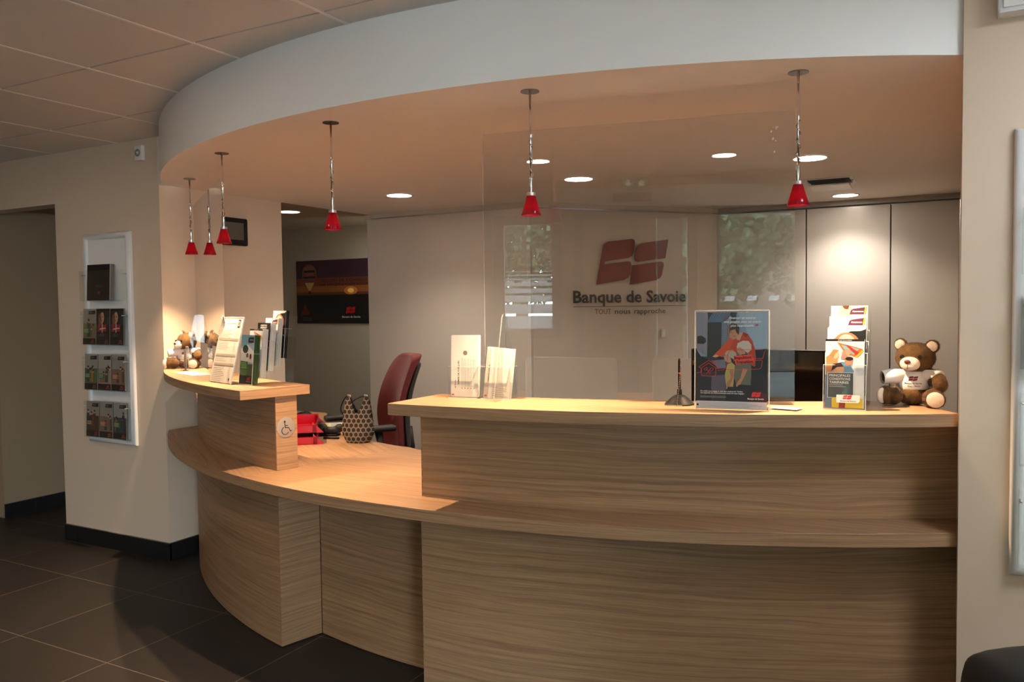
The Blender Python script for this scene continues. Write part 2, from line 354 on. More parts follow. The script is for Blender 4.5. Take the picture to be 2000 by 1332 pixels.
class Print:
    """a printed card: layers of flat ink on a thin card, local x right, y up, z outward"""
    def __init__(s, w, h, col, th=0.0006, back=None):
        s.w, s.h, s.th = w, h, th; s.v = []; s.f = []; s.c = []; s.z = th/2; s.dz = 0.00006
        b = back or (0.75, 0.74, 0.72)
        vs = [(0,0,-th/2),(w,0,-th/2),(w,h,-th/2),(0,h,-th/2),(0,0,th/2),(w,0,th/2),(w,h,th/2),(0,h,th/2)]
        s._add(vs, [(0,3,2,1),(0,1,5,4),(1,2,6,5),(2,3,7,6),(3,0,4,7)], b); s._add(vs, [(4,5,6,7)], col)
    def _add(s, vs, fs, col):
        b = len(s.v); s.v += vs; s.f += [tuple(b+k for k in f) for f in fs]; s.c += [col]*len(fs)
    def up(s): s.z += s.dz
    def poly(s, pts, col, clip=True):
        s.up()
        P = [(min(max(x, 0), s.w), min(max(y, 0), s.h)) for x, y in pts] if clip else pts
        from mathutils.geometry import tessellate_polygon
        tris = tessellate_polygon([[Vector((x, y, 0)) for x, y in P]])
        A = sum(P[i][0]*P[(i+1) % len(P)][1]-P[(i+1) % len(P)][0]*P[i][1] for i in range(len(P)))
        fs = []
        for t in tris:
            a, b, c = [P[k] for k in t]
            cr = (b[0]-a[0])*(c[1]-a[1])-(b[1]-a[1])*(c[0]-a[0])
            if abs(cr) < 1e-12: continue
            fs.append(tuple(t) if cr > 0 else (t[0], t[2], t[1]))
        s._add([(x, y, s.z) for x, y in P], fs, col); return s
    def rect(s, x0, y0, x1, y1, col): return s.poly([(x0,y0),(x1,y0),(x1,y1),(x0,y1)], col)
    def ell(s, cx, cy, rx, ry, col, rot=0, n=22):
        c, d = math.cos(rot), math.sin(rot)
        return s.poly([(cx+rx*math.cos(t)*c-ry*math.sin(t)*d, cy+rx*math.cos(t)*d+ry*math.sin(t)*c) for t in [2*PI*k/n for k in range(n)]], col)
    def line(s, pts, wd, col):
        s.up()
        for (x0, y0), (x1, y1) in zip(pts[:-1], pts[1:]):
            L = math.hypot(x1-x0, y1-y0) or 1e-6; nx, ny = -(y1-y0)/L*wd/2, (x1-x0)/L*wd/2; ex, ey = (x1-x0)/L*wd*.4, (y1-y0)/L*wd*.4
            s._add([(x0-ex-nx,y0-ey-ny,s.z),(x1+ex-nx,y1+ey-ny,s.z),(x1+ex+nx,y1+ey+ny,s.z),(x0-ex+nx,y0-ey+ny,s.z)], [(0,1,2,3)], col)
        return s
    def text(s, st, x, y, col, w=None, h=None, bold=0.0, rot=0, shear=0.0, align='l'):
        s.up(); v, f, tw = text_fit(st, w, h, bold, shear)
        off = {'l': 0, 'c': -tw/2, 'r': -tw}[align]; c, d = math.cos(rot), math.sin(rot)
        s._add([(x+(a+off)*c-b*d, y+(a+off)*d+b*c, s.z) for a, b, _ in v], f, col); return s
    def emblem(s, x, y, w, col):
        for P in bs_polys(x, y, w): s.poly(P, col)
        return s
    def fuzz(s, x0, y0, w, n, col, lh=0.0022, gap=0.0036):      # lines of small print
        for k in range(n):
            xx = x0; L = w*random.uniform(0.7, 1)
            while xx < x0+L:
                q = random.uniform(0.003, 0.008); s.line([(xx, y0-k*gap), (min(xx+q, x0+L), y0-k*gap)], lh*0.4, col); s.z -= s.dz; xx += q+0.0012
        s.up(); return s
    def obj(s, name, parent=None, mw=None):
        me = bpy.data.meshes.new(name); me.from_pydata(s.v, [], s.f); me.materials.append(M_['print'])
        ca = me.color_attributes.new('Ink', 'FLOAT_COLOR', 'CORNER')
        arr = np.ones((len(me.loops), 4), dtype=np.float32)
        for p, c in zip(me.polygons, s.c):
            for li in p.loop_indices: arr[li, :3] = c
        ca.data.foreach_set('color', arr.ravel())
        o = bpy.data.objects.new(name, me); COL.objects.link(o)
        if parent: o.parent = parent
        if mw is not None: o.matrix_world = mw
        return o

def frame(loc, az=0.0, lean=0.0, roll_=0.0):
    """card frame: lower-left corner at loc; az turns its face about z (0 faces -y); lean tips the top back (radians)"""
    return Matrix.Translation(loc) @ Matrix.Rotation(az, 4, 'Z') @ Matrix.Rotation(PI/2-lean, 4, 'X') @ Matrix.Rotation(roll_, 4, 'Z')

# ================================================================== THE SETTING
XW, YW = -3.935, 3.09          # free corner of the left wall
ZC, ZS = 2.40, 2.13            # lobby ceiling, office ceiling
YR, XR = 2.67, 0.006           # right wall face and its return
YF = -1.0                      # street front

struct(MB().box((-8.0, -1.2, -0.1), (2.6, 7.2, 0)).obj('floor', M_['floor']))
# lobby ceiling: tiles in a grid
mb = MB(); mb.box((-7.7, -1.2, 2.425), (2.5, 3.2, 2.5), 1)
xs = [-1.84+0.6105*k for k in range(-10, 8)]; ys = [2.088+0.603*k for k in range(-6, 3)]
for a in xs:
    for b in ys:
        x0, x1, y0, y1 = max(a, -7.6)+.007, min(a+.6105, 2.4)-.007, max(b, -1.15)+.005, min(b+.603, 3.12)-.005
        if x1-x0 > .02 and y1-y0 > .02: mb.box((x0, y0, 2.397), (x1, y1, 2.424), 0)
for a in xs: mb.box((a-.0065, -1.15, 2.3955), (a+.0065, 3.12, 2.43), 1)
struct(mb.obj('ceiling', [M_['tile_c'], M_['grid']]))

mb = MB()
mb.box((-4.895, YW, 0), (XW, 4.03, 2.5)); mb.box((-5.9, YW, 2.09), (-4.895, YW+.12, 2.5)); mb.box((-7.6, YW, 0), (-5.9, YW+.12, 2.5))
struct(mb.obj('wall_left', M_['wall']))
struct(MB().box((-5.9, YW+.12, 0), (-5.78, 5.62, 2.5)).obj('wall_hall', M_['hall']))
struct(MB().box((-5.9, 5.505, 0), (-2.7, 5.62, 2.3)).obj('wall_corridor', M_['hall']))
mb = MB(); mb.box((XR, YR, 0), (2.5, YR+.13, 2.5)); mb.box((XR, YR+.13, 0), (.13, 6.9, 2.5)); struct(mb.obj('wall_right', M_['wall']))
struct(MB().box((2.3, -1.2, 0), (2.45, YR, 2.5)).obj('wall_east', M_['wall']))
struct(MB().box((-7.6, -1.2, 0), (-7.45, YW, 2.5)).obj('wall_west', M_['wall']))
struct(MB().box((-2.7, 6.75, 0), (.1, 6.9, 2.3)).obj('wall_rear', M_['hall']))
# hall and office ceilings
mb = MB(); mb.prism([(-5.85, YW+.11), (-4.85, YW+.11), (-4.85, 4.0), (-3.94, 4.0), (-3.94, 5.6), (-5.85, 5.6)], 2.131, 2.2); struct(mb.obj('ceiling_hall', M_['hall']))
C2 = (-1.69, 5.45); RS = 3.235
def arcpts(C, r, a0, a1, n): return [(C[0]+r*math.cos(math.radians(a0+(a1-a0)*k/n)), C[1]+r*math.sin(math.radians(a0+(a1-a0)*k/n))) for k in range(n+1)]
def ang_at_x(C, r, x): return 360-math.degrees(math.acos((x-C[0])/r))
aR = ang_at_x(C2, RS, XR+.02); aL = ang_at_x(C2, RS, -3.895)
bulge = [(-3.942, YW+.03), (-3.942, 3.091), (-3.930, 3.083)]
front = bulge+arcpts(C2, RS, aL, aR, 64)
front_in = [(x+(C2[0]-x)*.012, y+(C2[1]-y)*.012) for x, y in front]
poly = front_in+[(XR+.02, 6.3), (-1.7, 6.3), (-2.6, 5.1), (-2.7, 5.0), (-3.94, 5.0), (-3.94, 3.3)]
mb = MB(); mb.prism(poly, ZS, ZS+.06); struct(mb.obj('ceiling_office', M_['soffit']))
inner = [(x+(C2[0]-x)*.035, y+(C2[1]-y)*.035) for x, y in front]
mb = MB(); n = len(front)
for i in range(n-1):
    a, b, c, d = front[i], front[i+1], inner[i+1], inner[i]
    mb.add([(*a, ZS-.001), (*b, ZS-.001), (*b, 2.42), (*a, 2.42)], [(0, 1, 2, 3)])
    mb.add([(*d, ZS-.001), (*c, ZS-.001), (*c, 2.42), (*d, 2.42)], [(0, 3, 2, 1)])
    mb.add([(*a, ZS-.001), (*b, ZS-.001), (*c, ZS-.001), (*d, ZS-.001)], [(3, 2, 1, 0)], 1)
me_o = mb.obj('wall_fascia', [M_['fascia'], M_['soffit']]); bm = bmesh.new(); bm.from_mesh(me_o.data); bmesh.ops.remove_doubles(bm, verts=bm.verts, dist=1e-5); bm.to_mesh(me_o.data); bm.free()
me_o.data.shade_smooth(); me_o.data.set_sharp_from_angle(angle=math.radians(40)); struct(me_o)

# back walls of the office: straight panel, slanted panel
FA, FB = Vector((-2.587, 4.931, 0)), Vector((-1.604, 6.13, 0))
struct(MB().box((-3.955, 4.95, 0), (-2.56, 5.02, 2.093)).obj('wall_panel', M_['facet'], None))
mb = MB(); D = (FB-FA).normalized(); Nn = Vector((-D.y, D.x, 0))
mb.prism([(FA.x, FA.y+.018), (FB.x+.02, FB.y), (FB.x-.06, FB.y+.08), (FA.x-.08, FA.y+.1)], 0, 2.093); struct(mb.obj('wall_slanted', M_['facet']))
mb = MB()      # pelmet along the top of both panels
mb.box((-3.90, 4.915, 2.098), (-2.58, 5.02, ZS+.001), 0, )
mb.prism([(FA.x, FA.y-.018), (FB.x+.03, FB.y-.035), (FB.x-.03, FB.y+.08), (FA.x-.06, FA.y+.09)], 2.098, ZS+.001)
struct(mb.obj('trim_1', mat('pelmet_paint', (0.55, 0.49, 0.43), 0.5)))
struct(MB().box((-3.99, 4.965, 2.092), (-3.55, 5.02, ZS+.001)).obj('trim_2', M_['wall']))
struct(MB().box((-1.62, 6.10, 2.095), (XR, 6.2, ZS+.001)).obj('trim_3', M_['trimgrey']))

# baseboards
def skirting(name, a, b, cuts, h=.098, t=.012):
    a, b = Vector(a), Vector(b); L = (b-a).length; d = (b-a)/L; nn = Vector((d.y, -d.x, 0)); mb = MB()
    e = [0]+cuts+[L]
    for s0, s1 in zip(e[:-1], e[1:]):
        p, q = a+d*(s0+(.0015 if s0 else 0)), a+d*(s1-(.0015 if s1 < L else 0)); mb.prism([(p.x, p.y), ((p+nn*t).x, (p+nn*t).y), ((q+nn*t).x, (q+nn*t).y), (q.x, q.y)], 0, h, 0)
    p, q = a, b; mb.prism([(p.x, p.y), ((p+nn*t*.7).x, (p+nn*t*.7).y), ((q+nn*t*.7).x, (q+nn*t*.7).y), (q.x, q.y)], 0, h+.001, 1)
    return struct(mb.obj(name, [M_['base'], M_['grout']]))
skirting('baseboard_left', (-4.895, YW, 0), (XW+.012, YW, 0), [.13, .585])
skirting('baseboard_left_return', (XW, YW, 0), (XW, 3.325, 0), [.115])
skirting('baseboard_hall', (-5.78, YW+.12, 0), (-5.78, 5.5, 0), [.21, .81, 1.41, 2.0], h=.098)
skirting('baseboard_corner', (-4.895, 3.6, 0), (-4.895, YW, 0), [.3])
skirting('baseboard_right', (XR, YR, 0), (2.3, YR, 0), [.4, 1.0, 1.6, 2.2])

# street front (behind the camera): window, entrance door, shop window
mb = MB(); t = -1.2
for (x0, x1, z0, z1) in [(-7.6, -1.93, 0, 2.5), (-1.93, -1.40, 0, 1.17), (-1.93, -1.40, 2.135, 2.5), (-1.40, -1.30, 0, 2.5), (-1.30, -.36, 2.16, 2.5), (-.36, -.25, 0, 2.5), (-.25, 2.4, 2.17, 2.5), (-.25, 2.4, 0, .05)]:
    mb.box((x0, t, z0), (x1, YF, z1))
struct(mb.obj('wall_front', M_['wall']))
def window(name, x0, x1, z0, z1, fr, mull=(), y=-1.06):
    f = MB()
    f.box((x0, y-.03, z0), (x0+fr, y+.03, z1)); f.box((x1-fr, y-.03, z0), (x1, y+.03, z1)); f.box((x0, y-.03, z0), (x1, y+.03, z0+fr)); f.box((x0, y-.03, z1-fr), (x1, y+.03, z1))
    for m in mull: f.box((m-.025, y-.03, z0), (m+.025, y+.03, z1))
    o = f.obj(name, M_['doorw']); struct(o)
    MB().box((x0+fr, y-.004, z0+fr), (x1-fr, y+.004, z1-fr)).obj('pane', M_['acr'], o); return o
w1 = window('window_1', -1.93, -1.40, 1.17, 2.135, .075)
mb = MB(); z = 1.245
for hh, gap in [(.10, .018), (.075, .018), (.052, .018), (.036, .02), (.024, .02), (.016, .02), (.010, .02), (.006, .02)]:
    mb.box((-1.855, -1.053, z), (-1.475, -1.0515, z+hh)); z += hh+gap
for k in range(3):
    for P in bs_polys(-1.845+.13*k, 1.60, .075): mb.add([(a, -1.052, b) for a, b in P][::-1], [tuple(range(len(P)))])
mb.obj('frosted_film', M_['frost'], w1)
w2 = window('window_2', -.25, 2.4, .05, 2.17, .06, (1.1,))
mb = MB()
for k in range(14):
    for P in bs_polys(-.15+.165*k, 1.44, .08): mb.add([(a, -1.052, b) for a, b in P][::-1], [tuple(range(len(P)))])
mb.obj('frosted_film', M_['frost'], w2)
d1 = window('door_1', -1.30, -.36, 0, 2.16, .07, (-.83,))
MB().box((-1.24, -1.075, .08), (-.67, -1.045, 2.09)).obj('door_leaf', M_['wall'], d1)
MB().box((-.66, -1.075, .08), (-.47, -1.045, 2.09)).obj('door_blind', M_['white'], d1)
MB().box((-1.37, -1.0, 2.165), (.42, -.87, 2.315), bev=.01).obj('door_header', M_['white'], d1)
MB().box((-1.0, -.872, 2.20), (-.71, -.86, 2.265), bev=.003).obj('door_sensor', M_['blackm'], d1)
s = MB(); s.box((-.945, -.99, 2.318), (-.715, -.965, 2.39), 0); so = s.obj('exit_sign', M_['exitg']); tag(so, 'green emergency exit sign above the entrance door behind the viewer', 'sign')
s = MB(); s.add([(-.78, -.963, 2.38), (-.80, -.963, 2.36), (-.80, -.963, 2.33), (-.76, -.963, 2.33), (-.76, -.963, 2.36)], [(0, 1, 2, 3, 4)], 0); s.obj('pictogram', M_['exitw'], so); s = MB()
s.add([(-.89, -.963, 2.38), (-.87, -.963, 2.38), (-.87, -.963, 2.35), (-.855, -.963, 2.35), (-.88, -.963, 2.325), (-.905, -.963, 2.35), (-.89, -.963, 2.35)], [tuple(range(7))[::-1]], 0)
s.obj('pictogram', M_['exitw'], so)

# outside the front
struct(MB().box((-14, -16, -.12), (10, -1.2, -.02)).obj('ground_street', M_['pave']))
b = thing('building', 'dark brick building across the street, seen only in reflections', 'building', (2.5, -12, 0))
MB().box((-4.5, -2, 0), (8, 0, 7.5)).obj('facade', mat('dark_render', (.10, .085, .07), .9), b)
b = thing('building', 'white rendered building across the street, seen only in reflections', 'building', (-6.2, -11, 0))
MB().box((-3.2, -2, 0), (2.6, 0, 9)).obj('facade', M_['render'], b)
mb = MB(); 
for i in range(4):
    for j in range(3): MB().box((-2.7+i*1.3, -.01, 1+j*2.6), (-2.0+i*1.3, .02, 2.6+j*2.6)).obj('window', M_['dark'], b)

def tree(x, y, h, r, seed, label):
    rnd = random.Random(seed); t = thing('street_tree', label, 'tree', (x, y, -.02), group='trees across the street')
    MB().tube([(0, 0, 0), (.05, 0, h*.3), (0, .05, h*.6)], [.13, .10, .06], 8).obj('trunk', M_['bark'], t)
    mb = MB()
    for _ in range(7500):
        a, c, q = rnd.uniform(0, 2*PI), rnd.uniform(-1, 1), rnd.random()**.4; s_ = math.sqrt(1-c*c)
        p = Vector((math.cos(a)*s_*r*q, math.sin(a)*s_*r*q, h*.62+c*r*1.15*q)); d = Vector((rnd.gauss(0, 1), rnd.gauss(0, 1), rnd.gauss(0, 1))).normalized()*.065; e = d.orthogonal().normalized()*.045
        mb.add([tuple(p-d), tuple(p+e), tuple(p+d), tuple(p-e)], [(0, 1, 2, 3)])
    mb.obj('foliage', M_['leafm'], t)
tree(-2.45, -7.6, 4.6, 1.25, 3, 'dense green street tree left of the other, seen only in reflections')
tree(-.1, -5.6, 3.8, 1.25, 8, 'low dense street tree straight across the entrance, seen in reflections only')
tree(5.4, -7.2, 4.4, 1.6, 9, 'dense street tree farthest right, seen only in reflections')
tree(2.3, -6.4, 4.6, 1.5, 5, 'dense green street tree right of the other, seen only in reflections')

# ================================================================== THE COUNTER
C = (-1.69, 5.6)
ZL, ZT = 0.745, 1.10
A0 = ang_at_x(C, 3.205, XW+.002)
def arc_slab(mb, r1, r0, a0, a1, z0, z1, n=40, mi=0, flat=None, grain=0.0):
    """curved board: outer radius r1, inner r0; uv in metres (grain runs along the arc, or straight at angle `flat`)"""
    R = math.radians; P = lambda r, a, z: (C[0]+r*math.cos(R(a)), C[1]+r*math.sin(R(a)), z)
    def uvxy(p):
        if flat is None: return None
        c, s = math.cos(flat), math.sin(flat); return (p[0]*c+p[1]*s+grain, -p[0]*s+p[1]*c+grain*3)
    for k in range(n):
        a, b = a0+(a1-a0)*k/n, a0+(a1-a0)*(k+1)/n; u, v = r1*R(a)+grain, r1*R(b)+grain
        g = grain*1.7
        mb.add([P(r1,a,z0), P(r1,b,z0), P(r1,b,z1), P(r1,a,z1)], [(0,1,2,3)], mi, [[(u,z0+g),(v,z0+g),(v,z1+g),(u,z1+g)]])
        mb.add([P(r0,a,z0), P(r0,b,z0), P(r0,b,z1), P(r0,a,z1)], [(0,3,2,1)], mi, [[(u,z0+g),(u,z1+g),(v,z1+g),(v,z0+g)]])
        for z, order in ((z1, 1), (z0, 0)):
            q = [P(r1,a,z), P(r1,b,z), P(r0,b,z), P(r0,a,z)]
            us = [uvxy(p) for p in q] if flat is not None else [(u, 0), (v, 0), (v, r1-r0), (u, r1-r0)]
            if order: mb.add(q, [(0,1,2,3)], mi, [us])
            else: mb.add(q, [(3,2,1,0)], mi, [us[::-1]])
    for a, fl in ((a0, 0), (a1, 1)):
        q = [P(r1,a,z0), P(r0,a,z0), P(r0,a,z1), P(r1,a,z1)]; us = [(0+a,z0),(r1-r0+a,z0),(r1-r0+a,z1),(0+a,z1)]
        mb.add(q, [(0,1,2,3)] if fl else [(3,2,1,0)], mi, [us if fl else us[::-1]])
    return mb
def weld(o, ang=35):
    bm = bmesh.new(); bm.from_mesh(o.data); bmesh.ops.remove_doubles(bm, verts=bm.verts, dist=1e-5); bm.to_mesh(o.data); bm.free()
    o.data.shade_smooth(); o.data.set_sharp_from_angle(angle=math.radians(ang)); return o
ARW = ang_at_x(C, 3.205, XR-.002); ARR = ang_at_x(C, 3.197, XR-.002)

# lower fronts
t = thing('counter_unit', 'curved oak-veneer lower counter front on the left, ending in a square corner', 'counter', (-3.2, 2.9, 0))
def sub(o, par):
    o.parent = par; o.matrix_parent_inverse = Matrix.Translation(par.location).inverted() if par.rotation_euler.z == 0 else par.matrix_world.inverted(); return o
def arcobj(name, par, *a, **k):
    o = arc_slab(MB(), *a, **k).obj(name, M_['wood']); weld(o)
    if par: sub(o, par)
    return o
arcobj('front_panel', t, 3.21, 3.19, A0, 255.55, .004, .70, n=30, grain=1.3)
R_ = math.radians
def radial_panel(name, par, r1, r0, a, th, z0, z1, grain=0):
    a1 = a+math.degrees(th/r1); o = arcobj(name, par, r1, r0, a-math.degrees(.02/r1) if 0 else a, a1, z0, z1, n=1, grain=grain); return o
radial_panel('end_panel', t, 3.21, 3.012, 255.55, .004, .004, .70, grain=2.2)
t = thing('counter_unit', 'recessed curved oak-veneer knee panel under the low desk part of the counter', 'counter', (-2.1, 2.7, 0))
arcobj('front_panel', t, 3.011, 2.99, 255.7, 269.9, .004, .70, n=30, grain=4.7)
t = thing('counter_unit', 'wide curved oak-veneer lower counter front on the right, meeting the wall', 'counter', (-.9, 2.6, 0))
o = arcobj('front_panel', t, 3.205, 3.185, 270.0, ARW, .004, .70, n=40, grain=7.9)
radial_panel('end_panel', t, 3.205, 3.0, 269.93, .004, .004, .70, grain=5.2)
# stains on the right front
mb = MB()
for (a, z, r) in [(283.1, .345, .010), (284.5, .322, .007), (285.4, .322, .009), (281.3, .34, .006), (290.0, .20, .005)]:
    rnd = random.Random(int(a*10)); pts = []
    for k in range(14):
        q = 2*PI*k/14; rr = r*rnd.uniform(.6, 1.1); aa = a+math.degrees(rr*math.cos(q)/3.2058); pts.append((C[0]+3.2056*math.cos(R_(aa)), C[1]+3.2056*math.sin(R_(aa)), z+rr*1.2*math.sin(q)))
    mb = MB(); mb.add(pts, [tuple(range(14))]); sub(mb.obj('stain', M_['stain']), t)

# low worktop in two boards
SEAM = 254.95
t = thing('worktop', 'curved light oak worktop running the whole length of the counter, with the desk behind', 'worktop', (-2.4, 3.0, ZL))
def board(name, poly, ang, gr):
    def uvf(co, nrm):
        if abs(nrm.z) > .5: c, s = math.cos(ang), math.sin(ang); return (co.x*c+co.y*s+gr, -co.x*s+co.y*c+gr*2)
        a = math.atan2(co.y-C[1], co.x-C[0]); return (a*3.35+gr, co.z+gr)
    mb = MB(); mb.prism(poly, ZL-.042, ZL); mb.uv = [None]*len(mb.f); o = mb.obj(name, M_['wood'], uvf=uvf); weld(o)
    bv = o.modifiers.new('bevel', 'BEVEL'); bv.width = .0015; bv.segments = 2; bv.limit_method = 'ANGLE'; bv.angle_limit = 1.0
    return sub(o, t)
aw = ang_at_x(C, 3.355, XW+.002)
sp = (C[0]+3.355*math.cos(R_(SEAM)), C[1]+3.355*math.sin(R_(SEAM)))
desk_l = [(-2.345, 3.225), (-2.44, 3.235), (-2.61, 3.289), (-2.82, 3.39), (-3.051, 3.544), (-3.21, 3.66), (-3.344, 3.77), (-3.50, 3.93), (-3.58, 4.035), (-3.62, 4.065), (XW+.003, 4.065)]
board('board', arcpts(C, 3.355, aw, SEAM, 30)+desk_l, R_(-34), 3.1)
ar2 = ang_at_x(C, 3.355, XR-.002)
board('board', arcpts(C, 3.355, SEAM, ar2, 44)+[(XR-.002, 3.95), (-1.2, 3.95), (-1.45, 3.4), (-1.6, 3.2), (-1.95, 3.16), (-2.262, 3.188), (-2.3449, 3.225)], R_(0), 9.4)

# raised parts
def riser(label, a0, a1, sa0, sa1, gr, endp):
    t = thing('counter_riser', label, 'counter shelf', (C[0]+3.15*math.cos(R_(a1-5)), C[1]+3.15*math.sin(R_(a1-5)), ZL))
    arcobj('front_panel', t, 3.197, 3.178, a0, a1, ZL+.0005, ZT-.0405, n=40, grain=gr)
    if endp == 'R': radial_panel('end_panel', t, 3.1965, 3.095, a1, .006, ZL+.0005, ZT-.0405, grain=gr+1)
    else: radial_panel('end_panel', t, 3.1965, 3.095, a0-.1, .006, ZL+.0005, ZT-.0405, grain=gr+1)
    arcobj('back_panel', t, 3.112, 3.095, a0, a1, ZL+.0005, ZT-.0405, n=30, grain=gr+3)
    o = arcobj('shelf_top', t, 3.365, 3.04, sa0, sa1, ZT-.04, ZT, n=48, flat=R_((sa0+sa1)/2+90), grain=gr+5)
    bv = o.modifiers.new('bevel', 'BEVEL'); bv.width = .0015; bv.segments = 2; bv.limit_method = 'ANGLE'; bv.angle_limit = 1.0
    return t
aLs = ang_at_x(C, 3.365, XW+.002); aRs = ang_at_x(C, 3.365, XR-.002)
aLr = ang_at_x(C, 3.197, XW+.002)
rl = riser('short raised oak counter shelf at the left end beside the wall', aLr, 255.0, aLs, 255.45, 2.0, 'R')
rr_ = riser('long raised oak counter shelf on the right half of the counter', 270.0, ARR, 269.6, aRs, 6.0, 'L')
# the inner ends of the shelves reach the walls with slightly different angles: fine strips of wood close them
# wheelchair plate on the end panel of the left riser
e = R_(255.0); nrm = Vector((-math.sin(e), math.cos(e), 0)); rad = Vector((math.cos(e), math.sin(e), 0))
t = thing('wheelchair_sign', 'round silver plate with a black wheelchair symbol on the end of the left shelf', 'sign', (0, 0, 0))
ctr = Vector((C[0], C[1], 0))+rad*3.150+nrm*.0065+Vector((0, 0, .925))
Mw = Matrix((-rad*-1, Vector((0, 0, 1)), nrm)).transposed()      # x axis: towards the back is -rad
xax = -rad; Mw = Matrix((xax, Vector((0, 0, 1)), xax.cross(Vector((0, 0, 1))))).transposed().to_4x4(); Mw.translation = ctr
t.matrix_world = Mw
MB().lathe([(0.0, 0), (.043, 0), (.043, .0015), (.0418, .002), (0.0, .002)], n=48).obj('plate', M_['sticker'], t, True, angle=40)
mb = MB(); zz = .0026
def dline(pts, w):
    mb.tube([(x, y, zz) for x, y in pts], w, 8)
mb.ball((-.0060, .0245, zz), (.0046, .0046, .0008), seg=16, ring=6)
for pts, w in [([(-.0058, .020), (-.0045, -.002)], .0018), ([(-.0050, .008), (.009, .0075)], .0015), ([(-.0048, -.001), (.0125, -.002), (.020, -.018), (.0275, -.0145)], .0017),
               ([(-.004+.0165*math.cos(a), -.0135+.0165*math.sin(a)) for a in [R_(q) for q in range(115, 345, 10)]], .0016)]:
    mb.tube([(x, y, zz) for x, y in pts], w, 6)
for i, v in enumerate(mb.v): mb.v[i] = (v[0], v[1], zz+(v[2]-zz)*.3)
mb.obj('symbol', M_['ink'], t)

# ================================================================== LAMPS
def pendant(x, y, label):
    t = thing('pendant_lamp', label, 'lamp', (x, y, ZS), group='red pendant lamps over the counter')
    MB().lathe([(0, -.003), (.031, -.003), (.031, 0), (0, 0)], n=36).obj('canopy', M_['canopy'], t, True, angle=40)
    MB().tube([(0, 0, -.003), (0, 0, -.285)], .0042, 10).obj('rod', M_['chrome'], t, True)
    mb = MB(); pts = [(.0062*math.cos(k*.55), .0062*math.sin(k*.55), -.14-.147*k/40) for k in range(41)]
    mb.tube(pts, .0016, 6); mb.obj('cable', M_['chrome'], t, True)
    MB().lathe([(0, -.283), (.0062, -.283), (.0065, -.318), (.005, -.322), (.005, -.332), (0.0, -.332)], n=16).obj('socket', M_['chrome'], t, True, angle=40)
    MB().lathe([(0, -.330), (.0148, -.330), (.0148, -.340), (.0135, -.341), (0, -.341)], n=24).obj('collar', M_['steel'], t, True, angle=40)
    MB().lathe([(.0125, -.3395), (.0140, -.3395), (.0170, -.350), (.0262, -.382), (.0335, -.403), (.0330, -.4045), (.0312, -.4035), (.0240, -.382), (.0148, -.350), (.0125, -.3395)], n=40).obj('lamp_shade', M_['shade'], t, True)
    MB().ball((0, 0, -.388), (.0075, .0075, .010), seg=12, ring=8).obj('bulb', M_['bulb'], t, True)
    l = bpy.data.lights.new('glow', 'POINT'); l.energy = 0.05; l.color = WARM; l.shadow_soft_size = .006
    lo = bpy.data.objects.new('glow', l); COL.objects.link(lo); lo.location = (0, 0, -.366); lo.parent = t
    l = bpy.data.lights.new('halogen', 'SPOT'); l.energy = K_PEND; l.color = WARM; l.shadow_soft_size = .008; l.spot_size = R_(104); l.spot_blend = 1.0
    lo = bpy.data.objects.new('halogen', l); COL.objects.link(lo); lo.location = (0, 0, -.4005); lo.parent = t
    return t
for (x, y), w in zip([(-3.622, 3.038), (-2.911, 2.622), (-2.089, 2.409), (-1.237, 2.403), (-.435, 2.635)],
                     ['leftmost red glass pendant lamp, hanging by the wall over the left plush bear', 'second red glass pendant lamp from the left, hanging over the tilted price list', 'third red glass pendant lamp, hanging over the low desk between the raised shelves', 'fourth red glass pendant lamp, hanging above the check-slip boxes before the bank sign', 'rightmost red glass pendant lamp, hanging between the counter poster and right leaflet stand']):
    pendant(x, y, w)

def downlight(x, y, z, mt, label, group, r=.088):
    t = thing('ceiling_light', label, 'light', (x, y, z), group=group)
    MB().lathe([(r*.86, -.001), (r, -.001), (r*1.02, -.004), (r*.98, -.006), (r*.86, -.0045)], n=40).obj('ring', M_['white'], t, True)
    MB().lathe([(0, -.0042), (r*.865, -.0042), (r*.865, -.0005), (0, -.0005)], n=40).obj('diffuser', mt, t, True, angle=40)
    if mt is M_['diff']:
        l = bpy.data.lights.new('beam', 'SPOT'); l.energy = K_BEAM; l.color = SOFTW; l.shadow_soft_size = .07; l.spot_size = R_(128); l.spot_blend = .8
        lo = bpy.data.objects.new('beam', l); COL.objects.link(lo); lo.location = (0, 0, -.012); lo.parent = t
for x, y, w in [(-3.082, 4.181, 'round recessed office ceiling light nearest the left desk, over the red chair'), (-1.861, 4.194, 'round recessed office ceiling light in the middle, before the slanted wall'),
                (-.64, 4.21, 'round recessed office ceiling light on the right, in front of the ceiling vent'), (-.66, 5.811, 'round recessed office ceiling light close to the tall cabinets')]:
    downlight(x, y, ZS, M_['diff'], w, 'round office ceiling lights')
downlight(-4.27, 4.45, ZS+.001, M_['diffc'], 'round recessed ceiling light in the dark corridor', 'corridor light')
for k, (x, y) in enumerate([(-1.50, -.13), (-.28, -.13), (-2.75, 1.15), (-4.6, 1.5), (-5.4, .5)]):
    downlight(x, y, 2.3965, M_['diffl'], 'round recessed lobby ceiling light, %s' % ['reflected left of centre in the tall acrylic screen', 'reflected right of centre in the tall acrylic screen', 'above the lobby in front of the low desk', 'in front of the wall brochure rack', 'farthest left in the lobby'][k], 'round lobby ceiling lights')
t = thing('led_panel', 'square cool white ceiling panel light over the lobby, above the viewer', 'light', (.90, 1.787, 2.3965))
MB().box((-.30, -.295, -.006), (.30, .295, 0)).obj('frame', M_['white'], t)
MB().box((-.285, -.28, -.008), (.285, .28, -.0055)).obj('diffuser', mat('led_diffuser', (1, 1, 1), .5, emit=((.86, .93, 1), 19)), t)
